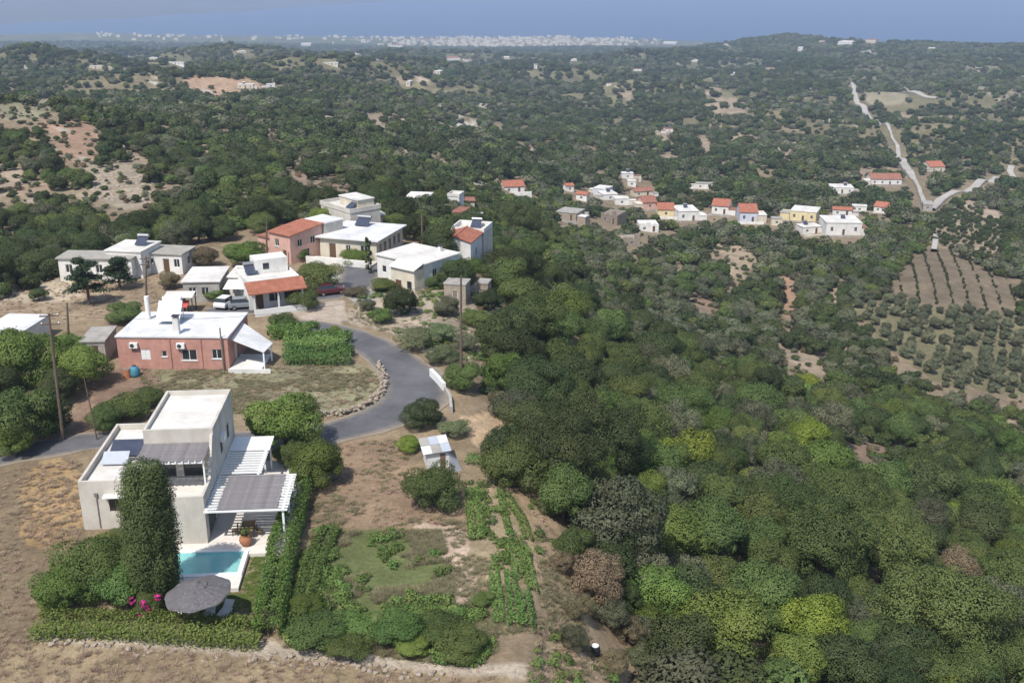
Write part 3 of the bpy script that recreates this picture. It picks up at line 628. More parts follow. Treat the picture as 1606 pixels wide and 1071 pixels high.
# main pergola over the dining terrace
pm_ = bpy.data.objects.new('pergola', None); link(pm_, V_)
for x, y in ((5.9, -.4), (5.9, 5.5), (5.9, 2.6)): MB().box(x, x + .16, y, y + .16, .3, 3.05).build('post', 'white_paint', pm_)
for x in (.05, 5.88): MB().box(x, x + .16, -.45, 5.75, 3.052, 3.2).build('beam', 'white_paint', pm_)
for k in range(14): MB().box(-.0 + .02, 6.35, -.55 + k * .46, -.43 + k * .46, 3.203, 3.33).build('slat', 'white_paint', pm_)
def battens(parent, x0, x1, y0, y1, z0, z1, pitch, wdt):
    n_ = int((y1 - y0) / pitch); me_ = MB().box(0, x1 - x0, 0, wdt, 0, .035).mesh('batten'); me_.materials.append(M['cane'])
    for k in range(n_):
        f = k / (n_ - 1); o = bpy.data.objects.new('batten', me_); o.location = (x0 + random.uniform(-.05, .05), y0 + k * pitch, z0 + (z1 - z0) * f); o.rotation_euler = (random.uniform(-.05, .05), 0, random.uniform(-.008, .008)); link(o, parent)
battens(pm_, .95, 5.55, -.3, 5.6, 3.34, 3.34, .165, .125)
battens(pg, -5.45, -.25, 2.2, 5.22, 6.33, 6.52, .15, .125)
# side walk pergola
ps = bpy.data.objects.new('side_pergola', None); link(ps, V_)
for y in (6.2, 9.4, 12.6): MB().box(3.1, 3.24, y, y + .14, .3, 3.05).build('post', 'white_paint', ps)
MB().box(3.08, 3.26, 5.95, 13.2, 3.052, 3.2).build('beam', 'white_paint', ps)
MB().box(.003, .12, 5.95, 13.2, 3.052, 3.2).build('beam', 'white_paint', ps)
for k in range(9): MB().box(.02, 3.45, 6.05 + k * .48, 6.2 + k * .48, 3.203, 3.33).build('slat', 'white_paint', ps)
MB().box(.02, 3.5, 10.45, 13.25, 3.203, 3.3).build('roof_sheet', 'white_paint', ps)
# fittings
for (x, y, w, l, m, nm) in ((-8.2, 8.6, 2.6, 1.9, 'solar', 'solar_collector'), (-8.6, 7.0, 2.1, 1.15, 'solar_pale', 'solar_collector')):
    MB().hexa([(x - w / 2, y, 3.95), (x + w / 2, y, 3.95), (x + w / 2, y + l, 4.55), (x - w / 2, y + l, 4.55), (x - w / 2, y, 4.02), (x + w / 2, y, 4.02), (x + w / 2, y + l, 4.62), (x - w / 2, y + l, 4.62)]).build(nm, m, V_)
MB().box(-9.2, -6.9, 11.6, 12.5, 3.81, 4.25).build('roof_hatch', 'white_paint', V_)
MB().tube([(-6.4, 9.2, 4.3), (-6.4, 10.6, 4.3)], .3, 12).build('water_tank', 'metal', V_)
MB().box(-6.75, -6.05, 11.2, 11.6, 3.81, 4.6).build('air_conditioner', 'frame_white', V_)
MB().box(.003, .35, 7.6, 8.5, 5.4, 6.0).build('air_conditioner', 'frame_white', V_)
MB().tube([(-9.1, 3.24, .2), (-9.1, 3.24, 3.0)], .04, 6).build('drain_pipe', 'metal', V_)
MB().box(-9.22, -8.98, 3.15, 3.298, 3.0, 3.3).build('meter_box', 'metal', V_)
# terrace with the pool basin
TZ = .3
mb = MB()
for a in ((-6.2, 3.4, -6.6, -4.5), (-6.2, -3.8, -4.5, -1.4), (3.0, 3.4, -4.5, -1.4), (-6.2, 6.25, -1.4, 0), (.02, 6.25, 0, 14.5), (3.4, 6.25, -1.8, -1.4)): mb.box(a[0], a[1], a[2], a[3], -.6, TZ)
mbt = mb.build('terrace', 'paving', None, (VO.x, VO.y, 0), (0, 0, VR)); tag(mbt, 'white paved terrace round the villa pool', kind='structure')
pl = empty('swimming_pool', (VO.x, VO.y, 0), VR, 'turquoise swimming pool in front of the cream villa', 'pool')
MB().box(-3.8, 3.0, -4.5, -1.4, -1.4, -1.25).build('pool_floor', 'pool_tile', pl)
mb = MB(); mb.box(-3.8, 3.0, -1.42, -1.402, -1.25, .28).box(-3.8, 3.0, -4.498, -4.48, -1.25, .28).box(-3.798, -3.78, -4.48, -1.42, -1.25, .28).box(2.98, 2.998, -4.48, -1.42, -1.25, .28); mb.build('pool_side', 'pool_tile', pl)
MB().box(3.0, 3.35, -4.9, -1.4, TZ + .002, TZ + .1).build('coping', 'white_paint', pl); MB().box(-4.1, 3.0, -4.9, -4.5, TZ + .002, TZ + .06).build('coping', 'white_paint', pl); MB().box(-4.1, 3.0, -1.4, -1.1, TZ + .002, TZ + .06).build('coping', 'white_paint', pl)
wm = mat('pool_water', (.32, .68, .66), .06, .1, 1.5, .12, 3, spec=.5); nt = wm.node_tree
ms = nt.nodes.new('ShaderNodeMixShader'); ms.inputs[0].default_value = .3; tp = nt.nodes.new('ShaderNodeBsdfTransparent'); tp.inputs[0].default_value = (.55, .95, .95, 1)
nt.links.new(nt.nodes['Principled BSDF'].outputs[0], ms.inputs[1]); nt.links.new(tp.outputs[0], ms.inputs[2]); nt.links.new(ms.outputs[0], nt.nodes['Material Output'].inputs['Surface'])
MB().add([(-3.78, -4.48, .16), (2.98, -4.48, .16), (2.98, -1.42, .16), (-3.78, -1.42, .16)], [(0, 1, 2, 3)]).build('water', 'pool_water', pl)
def at_ground(px, py, z=0.0): p = atz(px, py, z); return p
# thatched parasol
p = atz(315, 922, 3.0); pr = empty('thatched_parasol', (p.x, p.y, .0), 0, 'large round grey thatched parasol shading the poolside loungers', 'parasol')
mb = MB(); nn = 40; prof = [(.12, 3.52), (.5, 3.38), (.75, 3.34), (.8, 3.22), (1.3, 3.06), (1.9, 2.88), (2.35, 2.72), (2.4, 2.64)]
V = []; F = []
for i, (r, z) in enumerate(prof):
    for k in range(nn):
        t = 2 * math.pi * k / nn; rr = r * (1 + (.035 * math.sin(k * 5.1) + random.uniform(-.02, .02)) * (1 if i > 2 else .3)); V.append((rr * math.cos(t), rr * math.sin(t), z + random.uniform(-.03, .03)))
for i in range(len(prof) - 1):
    for k in range(nn): F.append((i * nn + k, (i + 1) * nn + k, (i + 1) * nn + (k + 1) % nn, i * nn + (k + 1) % nn))
F.append(tuple(range(nn)))
mb.add(V, F); mb.build('canopy', 'thatch', pr)
pr.scale = (.93, .93, .97); pr.rotation_euler = (0, R(-5), 0)
MB().lathe([(.34, 3.3), (.3, 3.46), (.12, 3.7)], 14).build('cap', 'thatch', pr); MB().tube([(0, 0, -.2), (0, 0, 3.3)], .07, 8).build('pole', 'wood', pr)
for k in range(8):
    t = math.pi * k / 4 + .2; MB().tube([(.07 * math.cos(t), .07 * math.sin(t), 3.1), (2.2 * math.cos(t), 2.2 * math.sin(t), 2.62)], .03, 5).build('rib', 'wood', pr)
# sun loungers
def lounger(px, py, rz, label):
    p = atz(px, py, .35); r = empty('sun_lounger', (p.x, p.y, ground(p.x, p.y)), rz, label, 'sun lounger', 'sun loungers by the pool')
    f = MB(); f.box(-.36, .36, -.95, .55, .26, .32).build('frame', 'white_paint', r)
    MB().box(-.33, .33, -.93, .5, .322, .40).build('cushion', 'cushion', r, bevel=.02)
    MB().hexa([(-.33, .5, .325), (.33, .5, .325), (.33, .98, .68), (-.33, .98, .68), (-.33, .46, .405), (.33, .46, .405), (.33, .94, .76), (-.33, .94, .76)]).build('backrest', 'cushion', r)
    for sx in (-.33, .29):
        for y in (-.9, .4): MB().box(sx, sx + .05, y, y + .05, -.1, .258).build('leg', 'white_paint', r)
lounger(352, 958, R(-12), 'pale sun lounger in the sun right of the thatched parasol')
lounger(325, 962, R(-10), 'pale sun lounger half shaded at the edge of the parasol')
lounger(293, 958, R(60), 'sun lounger lying fully in the shade under the parasol')
# dining set, pot, stepping stones
def loc(x, y, z=TZ): a = vw(x, y); return (a[0], a[1], z)
tb = empty('dining_table', loc(2.9, 1.2), VR, 'wooden table under the dark slatted pergola', 'table')
MB().box(-.5, .5, -.9, .9, .70, .75).build('table_top', 'wood', tb)
for sx in (-.42, .34):
    for sy in (-.82, .74): MB().box(sx, sx + .08, sy, sy + .08, 0, .698).build('leg', 'wood', tb)
for i, (x, y, rz, lab) in enumerate(((2.9, -.1, 180, 'wooden chair at the near end of the pergola table'), (3.8, 1.0, 90, 'dark chair on the hedge side of the pergola table'), (1.9, 1.2, -90, 'dark chair on the house side of the pergola table'))):
    ch = empty('chair', loc(x, y), VR + R(rz), lab, 'chair', 'chairs round the pergola table')
    MB().box(-.24, .24, -.24, .24, .42, .46).build('seat', 'wood', ch); MB().box(-.24, .24, .2, .24, .462, .95).build('backrest', 'wood', ch)
    for sx in (-.22, .17):
        for sy in (-.22, .17): MB().box(sx, sx + .05, sy, sy + .05, 0, .418).build('leg', 'wood', ch)
pt = empty('plant_pot', loc(3.0, -.55), 0, 'big round terracotta pot with a small shrub at the pool corner', 'plant pot')
MB().lathe([(.22, 0), (.42, .25), (.5, .5), (.46, .75), (.34, .9), (.38, .96), (.3, .96), (.28, .85)], 20).build('pot', 'terracotta', pt, smooth=True)
c = rng.normal(0, 1, (160, 3)); c /= np.linalg.norm(c, axis=1, keepdims=True); Vv, Ff, tt = leaves(c * (.45, .45, .42) * rng.uniform(.4, 1, (160, 1)) + (0, 0, 1.25), c, .12)
o = bpy.data.objects.new('foliage', fastmesh('foliage', Vv, Ff, tt)); o.data.materials.append(M['leaf_mid']); link(o, pt)
for k in range(7):
    x = 5.0 + random.uniform(-.25, .25) - k * .03; y = -2.1 - k * .52
    q_ = vw(x, y); st = MB().prism([(.3 * math.cos(a) * random.uniform(.85, 1.1), .2 * math.sin(a) * random.uniform(.85, 1.1)) for a in [2 * math.pi * i / 8 for i in range(8)]], -.1, .09).build('stepping_stone', 'paving', None, (q_[0], q_[1], ground(*q_)), (0, 0, random.uniform(0, 3)))
    tag(st, 'pale stepping stone in the lawn beside the pool', 'stone', 'stepping stones beside the pool')

# ---------------------------------------------------------------- brick house
B_, w, d = house('brick_house', 'red brick house with white flat roof and two air conditioners behind the dry field', (181.6, 526.5), (355.8, 528), (384.4, 490), 3.9, 'brick', ('flat', 'roof_cool', .12),
    {'f': [(.25, 1.1, 1.1, 2.3, 'shutter'), (.42, .6, 1.5, 2.2, 'sill'), (.645, 1.7, 1.1, 2.35, 'sill'), (.895, 1.1, 1.3, 2.4, 'sill')], 'r': [(.35, 1.0, 0, 2.1, 'door', 'frame_white'), (.75, .8, 1.4, 2.3, 'window')], 'l': [(.5, 1, 1.2, 2.2)], 'b': [(.3, 1, 1.2, 2.2)]}, d=8.6)
for fx in (.155, .58):
    a = MB().box(fx * w - .45, fx * w + .45, -.36, -.003, 2.55, 3.15).build('air_conditioner', 'frame_white', B_); MB().tube([(fx * w - .12, -.365, 2.85), (fx * w - .12, -.37, 2.85)], .24, 12).build('fan_grille', 'dark_metal', a)
for fx in (.48, .76): MB().tube([(fx * w, -.06, 0), (fx * w, -.06, 3.7)], .05, 6).build('drain_pipe', 'brick', B_)
MB().tube([(.95 * w, -.25, -.2), (.95 * w, -.25, 5.0)], .09, 8).build('flue_pipe', 'stone_dark', B_)
chimney(B_, .53 * w, .9, 3.9, 1.9, 'whitewash', .62)
c = MB().tube([(.13 * w, 6.0, 3.9), (.13 * w, 6.0, 6.6)], .28, 12).build('chimney', 'whitewash', B_)
pn = MB().hexa([(.26 * w, 3.9, 4.3), (.26 * w + 2.7, 3.9, 4.3), (.26 * w + 2.7, 5.6, 6.2), (.26 * w, 5.6, 6.2), (.26 * w, 3.8, 4.36), (.26 * w + 2.7, 3.8, 4.36), (.26 * w + 2.7, 5.5, 6.26), (.26 * w, 5.5, 6.26)]).build('solar_collector', 'solar_pale', B_)
MB().tube([(.26 * w + .3, 6.0, 6.3), (.26 * w + 2.4, 6.0, 6.3)], .32, 14).build('water_tank', 'white_paint', B_)
mb = MB()
for x in (.26 * w + .15, .26 * w + 2.55): mb.tube([(x, 5.8, 3.9), (x, 5.8, 6.1)], .05, 5)
mb.build('stand', 'metal', B_)
aw = MB().hexa([(w + .02, 1.2, 3.1), (w + 3.9, .2, 1.95), (w + 4.2, 3.2, 1.95), (w + .02, 6.5, 3.3), (w + .02, 1.2, 3.2), (w + 3.9, .2, 2.05), (w + 4.2, 3.2, 2.05), (w + .02, 6.5, 3.4)]).build('porch_roof', 'roof_cool', B_)
for x, y in ((w + 3.8, .4), (w + 4.0, 3.0)): MB().box(x - .08, x + .08, y - .08, y + .08, -.3, 1.94).build('post', 'white_paint', aw)
MB().box(w + .05, w + 3.6, -.8, 4.5, -.3, .22).build('porch_floor', 'whitewash', B_)
MB().box(w + .1, w + 4.8, -1.0, -.8, -.3, .45).build('porch_wall', 'whitewash', B_)

# ---------------------------------------------------------------- the near village
win = lambda *f: [(x, .95, 1.0, 2.2, 'sill') for x in f]
house('long_house', 'long white house with grey roof behind the two pines', (90, 404), (205, 405), (226, 394), 3.3, 'whitewash', ('flat', 'roof_grey', .25), {'f': [(.14, 1.0, 1.1, 2.3), (.55, 1.0, 1.1, 2.3), (.85, .9, .1, 2.2, 'door')], 'r': [(.5, .9, 1.1, 2.2)]})
house('white_house', 'white house with grey roof and three dark openings right of the long house', (224.5, 396), (284, 398.5), (302, 386), 3.1, 'whitewash', ('flat', 'roof_grey', .2), {'f': [(.17, .9, 1.2, 2.2), (.58, 1.0, .2, 2.3, 'door'), (.86, .9, 1.1, 2.3)], 'r': [(.5, .9, 1.1, 2.2)]})
h_, w, d = house('white_house', 'bright white flat roofed house rising behind the long grey roof', (165, 392), (220, 394.5), (247, 378), 4.0, 'whitewash', ('flat', 'roof_white', .15), {'r': win(.3, .7), 'f': win(.5)})
solar_heater(h_, w * .72, d * .45, 4.0)
house('concrete_shed', 'small grey concrete shed left of the brick house', (125, 535), (163, 534), (168, 512), 2.6, 'concrete', ('flat', 'concrete', .12), {'f': [(.6, .8, 0, 2.0, 'door')]}, cat='shed', group=None)
house('greenhouse_shed', 'pale low building cut by the left edge of the picture', (-40, 524), (24, 526), (16, 492), 2.4, 'whitewash', ('flat', 'roof_cool', .15), {'f': win(.4)}, cat='shed', group=None)
h_, w, d = house('white_house', 'low house with wide white roof left of the palm', (286, 441), (343, 440), (357, 418), 3.0, 'concrete', ('flat', 'roof_white', .2), {'f': [(.25, 1, 1, 2.1), (.6, 1, 1, 2.1)], 'r': win(.4)})
c = MB().hexa([(-1.5, -4.6, 2.1), (2.2, -4.8, 2.1), (2.2, -2.6, 2.3), (-1.5, -2.4, 2.3), (-1.5, -4.6, 2.2), (2.2, -4.8, 2.2), (2.2, -2.6, 2.4), (-1.5, -2.4, 2.4)]).build('carport_roof', 'roof_white', h_)
for x, y in ((-1.4, -4.5), (2.1, -4.7), (2.1, -2.7), (-1.4, -2.5)): MB().box(x - .06, x + .06, y - .06, y + .06, -.4, 2.09).build('post', 'dark_metal', c)
h_, w, d = house('white_house', 'small white roofed house with chimney beside the tiled house', (358, 433), (391, 433), (397, 417), 3.1, 'whitewash', ('flat', 'roof_white', .2), {'f': win(.3, .7)})
chimney(h_, w + .6, 1, 1.5, 3.2, 'plaster_cream', .6)
MB().hexa([(-.0, -3.2, 2.2), (w, -3.2, 2.2), (w, -.2, 2.6), (0, -.2, 2.6), (0, -3.2, 2.26), (w, -3.2, 2.26), (w, -.2, 2.66), (0, -.2, 2.66)]).build('vine_frame', 'frame_white', h_)
h_, w, d = house('tiled_house', 'white street house with a skirt of orange tiles and roof terrace', (389, 446), (469, 436), (474, 411), 3.6, 'whitewash', ('flat', 'roof_white', .05, .35, 'whitewash'), {'f': [(.2, 1.1, .1, 2.3, 'door'), (.5, 1.6, .9, 2.3), (.8, 1.6, .9, 2.3)], 'r': win(.5)})
MB().hexa([(-.5, -2.2, 2.7), (w + .4, -2.2, 2.7), (w + .4, -.06, 3.75), (-.5, -.06, 3.75), (-.5, -2.2, 2.85), (w + .4, -2.2, 2.85), (w + .4, -.06, 3.9), (-.5, -.06, 3.9)]).build('tile_skirt', 'tile', h_)
MB().box(w * .3, w * .95, d * .55, d * .95, 3.63, 5.5).build('roof_room', 'whitewash', h_); MB().box(w * .45, w * .45 + .8, d * .55 - .05, d * .55 - .003, 4.2, 5.0).build('window', 'glass', h_)
solar_heater(h_, w * .22, d * .5, 3.65)
for x in (0.2, w * .5, w - .2): MB().box(x - .1, x + .1, -2.0, -1.8, -.5, 2.75).build('post', 'whitewash', h_)
MB().box(0, w, -2.9, -2.75, -.5, .9).build('fence', 'frame_white', h_)
h_, w, d = house('pink_house', 'pink house with sloping orange roof beside the lane trees', (422, 364), (454, 371), (482, 353.5), 4.3, 'plaster_pink', ('shed', 'tile', .25, .7), {'f': [(.35, .9, 2.4, 3.5, 'sill'), (.7, .9, .1, 2.0, 'door')], 'r': [(.3, .9, 2.4, 3.5), (.7, .9, 2.4, 3.5), (.5, 1.2, .5, 1.8)], 'l': [(.5, .9, 2.4, 3.5)]})
MB().box(-3.4, -.003, .5, d * .8, -1, 3.1).build('side_room', 'plaster_pink', h_); MB().box(-3.6, -.003, .3, d * .8 + .2, 3.102, 3.25).build('roof', 'tile_faded', h_)
MB().box(.3, w + .2, d + .3, d + 4.2, -1, 4.9).build('back_room', 'plaster', h_); MB().box(.1, w + .4, d + .35, d + 4.4, 4.902, 5.1).build('roof', 'roof_cool', h_)
h_, w, d = house('big_house', 'large house with grey white overhanging roof and solar heater', (501, 370), (590, 377), (625.5, 353), 3.4, 'plaster_cream', ('flat', 'roof_cool', .55), {'f': [(.22, 1.2, .1, 2.4, 'door', 'frame_brown'), (.5, .8, 1.4, 2.3), (.78, 1.2, 1.0, 2.4)], 'r': [(.15, 1, .8, 2.5), (.32, 1, .8, 2.5), (.5, 1, .8, 2.5), (.68, 1, .8, 2.5), (.85, 1, .8, 2.5)]})
solar_heater(h_, w * .38, d * .72, 3.4, 2.2, 2.0); MB().box(-.6, w + .5, -3.4, -.5, -1.5, .35).build('porch_floor', 'plaster', h_); MB().box(-.6, w + .5, -3.65, -3.402, -1.5, 1.1).build('porch_wall', 'whitewash', h_)
h_, w, d = house('white_house', 'bright white house with white roof at the top of the street', (591, 398), (664, 414), (686, 389), 3.5, 'whitewash', ('flat', 'roof_white', .2), {'f': [(.15, .8, 1.0, 2.0), (.62, 1.1, .6, 2.9, 'door', 'frame_brown'), (.87, .9, 1.8, 2.7)], 'r': [(.3, .9, 1.2, 2.3), (.7, .9, 1.2, 2.3)]}, base=-2.5)
chimney(h_, w * .7, d * .85, 3.5, .7)
MB().box(w * .52, w + .1, -2.0, -.003, -2.5, 2.9).build('front_room', 'plaster_cream', h_); MB().hexa([(w * .5, -2.3, 2.902), (w + .3, -2.3, 2.902), (w + .3, -.21, 3.6), (w * .5, -.21, 3.6), (w * .5, -2.3, 3.0), (w + .3, -2.3, 3.0), (w + .3, -.21, 3.7), (w * .5, -.21, 3.7)]).build('lean_to_roof', 'roof_white', h_)
MB().box(w * .62, w * .62 + 1.0, -2.05, -2.003, -1.2, 1.2).build('door', 'frame_brown', h_); MB().box(w * .86, w * .86 + .8, -2.05, -2.003, .3, 1.3).build('window', 'glass', h_)
h_, w, d = house('stepped_house', 'white stepped house at the back with dark window', (503, 319), (549, 333), (572, 318), 4.6, 'plaster', ('flat', 'roof_white', .1, .5, 'plaster'), {'f': [(.25, 2.0, 1.6, 3.2), (.7, 1, 1.4, 2.6)], 'r': win(.4)})
MB().box(w * .3, w * .9, d * .35, d * .9, 4.62, 6.0).build('upper_room', 'plaster_cream', h_); MB().box(w * .28, w * .92, d * .33, d * .92, 6.002, 6.15).build('roof', 'roof_white', h_); solar_heater(h_, w * .8, .8, 4.65)
house('open_house', 'house with wide pale roof and open dark ground floor at the back', (562, 339), (600, 335), (624, 320), 3.3, 'concrete', ('flat', 'roof_cool', .4), {'r': [(.2, 1.6, .2, 3.0), (.5, 1.6, .2, 3.0), (.8, 1.6, .2, 3.0)], 'f': [(.5, 1, 1, 2.2)]})
house('back_house', 'low pale roofed house half hidden by trees behind the village', (636, 308), (668, 309), (674, 300), 3.2, 'plaster_cream', ('flat', 'roof_white', .3), {'f': [(.3, 1, .8, 2.2), (.75, 1, .8, 2.2)]})
h_, w, d = house('gabled_house', 'white gabled house with orange tiles and roof terrace at the wood edge', (690, 377), (738, 380), (741, 364), 3.8, 'whitewash', ('gable', 'tile', .25, 'y', .3), {'f': [(.5, 1, 1, 2.3)], 'r': win(.5)}, base=-3)
MB().box(-.3, w + .3, d + .3, d + 5.5, -3, 3.7).build('back_room', 'plaster', h_); mb = MB(); mb.box(-.3, w + .3, d + .3, d + .5, 3.702, 4.4).box(-.3, w + .3, d + 5.3, d + 5.5, 3.702, 4.4).box(w + .1, w + .3, d + .5, d + 5.3, 3.702, 4.4).box(-.3, -.1, d + .5, d + 5.3, 3.702, 4.4); mb.build('parapet', 'whitewash', h_)
solar_heater(h_, w * .6, d + 3, 3.7)
house('white_cottage', 'tall white cottage at the back beside a flat red roof', (702, 302), (720, 303), (723, 298), 5, 'whitewash', ('flat', 'roof_white', .1, .4), {'f': [(.5, 1.2, 2, 3.4)]})
house('red_roof_cottage', 'cottage with flat red roof right of the tall white cottage', (719, 304), (744, 303.5), (749, 298), 3.4, 'plaster', ('flat', 'tile_faded', .3), {'f': win(.5)})
house('orange_cottage', 'small orange walled cottage below the flat red roof', (709, 327), (724, 328), (730, 320), 3.4, 'plaster_pink', ('flat', 'tile_faded', .2), {'f': win(.5)})
house('slab_shed', 'pale slab roofed shed in the trees right of the orange cottage', (724, 334), (752, 335), (756, 330), 2.8, 'plaster_cream', ('flat', 'roof_white', .2), {'f': win(.4)}, cat='shed')
for FL, FR, BR, lab in (((696, 444), (730, 446), (733, 437), 'larger roofless looking stone hut below the white house'), ((748, 443), (765, 444), (767, 437), 'smaller stone hut right of the other on the rocky bank')):
    house('stone_hut', lab, FL, FR, BR, 2.6, 'stone', ('flat', 'concrete', .08), {'f': [(.5, .8, 0, 1.6, 'door', 'stone_dark')]}, cat='hut', group='stone huts on the bank', base=-3)
# tin shed by the garden
p, t = hit(690, 735); r = empty('garden_shed', (p.x, p.y, p.z), R(14), 'patched corrugated tin shed between the fig and the road', 'shed')
p0 = atz(664, 707, 2.0); r.location = (p0.x + .3, p0.y + .25, ground(p0.x, p0.y)); r.scale = (.78, .78, .85)
MB().box(0, 2.5, 0, 2.8, -.3, 1.9).build('wall', 'roof_cool', r)
for i in range(3):
    for j in range(2): MB().hexa([(-.5 + i * 1.1, -.35 + j * 1.75, 1.92 + i * .05 + j * .25), (.58 + i * 1.1, -.35 + j * 1.75, 1.97 + i * .05 + j * .25), (.58 + i * 1.1, 1.4 + j * 1.75, 2.17 + i * .05 + j * .25), (-.5 + i * 1.1, 1.4 + j * 1.75, 2.12 + i * .05 + j * .25), (-.5 + i * 1.1, -.35 + j * 1.75, 1.95 + i * .05 + j * .25), (.58 + i * 1.1, -.35 + j * 1.75, 2.0 + i * .05 + j * .25), (.58 + i * 1.1, 1.4 + j * 1.75, 2.2 + i * .05 + j * .25), (-.5 + i * 1.1, 1.4 + j * 1.75, 2.15 + i * .05 + j * .25)]).build('roof_sheet', ['roof_cool', 'concrete', 'solar_pale'][(i + j) % 3], r)
MB().box(1.5, 2.1, -.05, -.003, -.2, 1.7).build('door', 'wood', r)
MB().hexa([(2.5, -1.4, -.3), (3.9, -1.1, -.3), (3.9, 1.2, -.3), (2.5, 1.4, -.3), (2.503, -1.4, 1.5), (3.7, -1.1, .4), (3.7, 1.2, .4), (2.503, 1.4, 1.5)]).build('lean_to', 'solar_pale', r)

# ---------------------------------------------------------------- hamlet across the valley and scattered farms
RECTS = []; WW, PC, ST = 'whitewash', 'plaster_cream', 'stone'
def hamlet(name, label, x0, x1, yt, yb, wm, rt, rm, grp='houses of the far hamlet', h=None, yaw=None, cat='house'):
    RECTS.append((x0, x1, yt, yb)); p, t = hit((x0 + x1) / 2, yb); k = t / FPX; w = (x1 - x0) * k * .93; al = math.atan2(CAM_H - p.z, p.y); tot = (yb - yt) * k
    hh = h or min(max(2.6, tot * .62), 6.5); d = min(max(3.5, (tot - hh * math.cos(al)) / math.sin(al)), w * 1.3 + 4)
    az_ = math.atan2(p.x, p.y); rz = R(yaw if yaw is not None else random.uniform(-26, 26)) - az_ * .6
    c, s = math.cos(rz), math.sin(rz); r = empty(name, (p.x - c * w / 2, p.y - s * w / 2, p.z), rz, label, cat, grp)
    nw = max(1, int(w / 3.2)); op = {'f': [(w * (i + .5) / nw - .5, w * (i + .5) / nw + .5, hh * .32, hh * .68) for i in range(nw)], 'r': [(d / 2 - .5, d / 2 + .5, hh * .3, hh * .66)]}
    if nw > 1: a = op['f'][nw // 2]; op['f'][nw // 2] = (a[0], a[1], .05, min(2.2, hh - .4), 'door')
    mb, fr = wall_mesh(w, d, hh, op, -4); mb.build('wall', wm, r); openings(r, fr, op)
    if rt == 'flat': roof_flat(r, w, d, hh, rm, .15, .2)
    elif rt == 'ruin':
        for i in range(3): MB().box(w * i / 3, w * i / 3 + random.uniform(.5, w / 3), -.02, .5, hh + .003, hh + random.uniform(.4, 1.6)).build('broken_wall', wm, r)
    else: roof_gable(r, w, d, hh, rm, wm, rt, .38, .3)
    if w > 5 and t < 900 and rt != 'ruin':
        s_ = random.choice((-1, 1)); aw = random.uniform(2.2, 3.8); ah = hh * random.uniform(.55, .8); ay = random.uniform(-1.5, 1.0); ax = -aw - .003 if s_ < 0 else w + .003
        MB().box(ax, ax + aw, ay, ay + d * random.uniform(.45, .8), -4, ah).build('annex', random.choice((wm, PC, WW)), r); MB().box(ax - .1 * (s_ < 0), ax + aw + .1 * (s_ > 0), ay - .15, ay + d * .45, ah + .002, ah + .16).build('annex_roof', random.choice(('roof_grey', 'roof_white', 'tile_faded')), r)
        MB().box(-1.5, w + 2, -4.2, -3.95, -4, random.uniform(.7, 1.3)).build('yard_wall', random.choice(('stone', WW, 'concrete')), r)
        if rt == 'flat' and random.random() < .6: solar_heater(r, w * random.uniform(.25, .75), d * .5, hh + .2)
    return r
WW, PC, ST = 'whitewash', 'plaster_cream', 'stone'
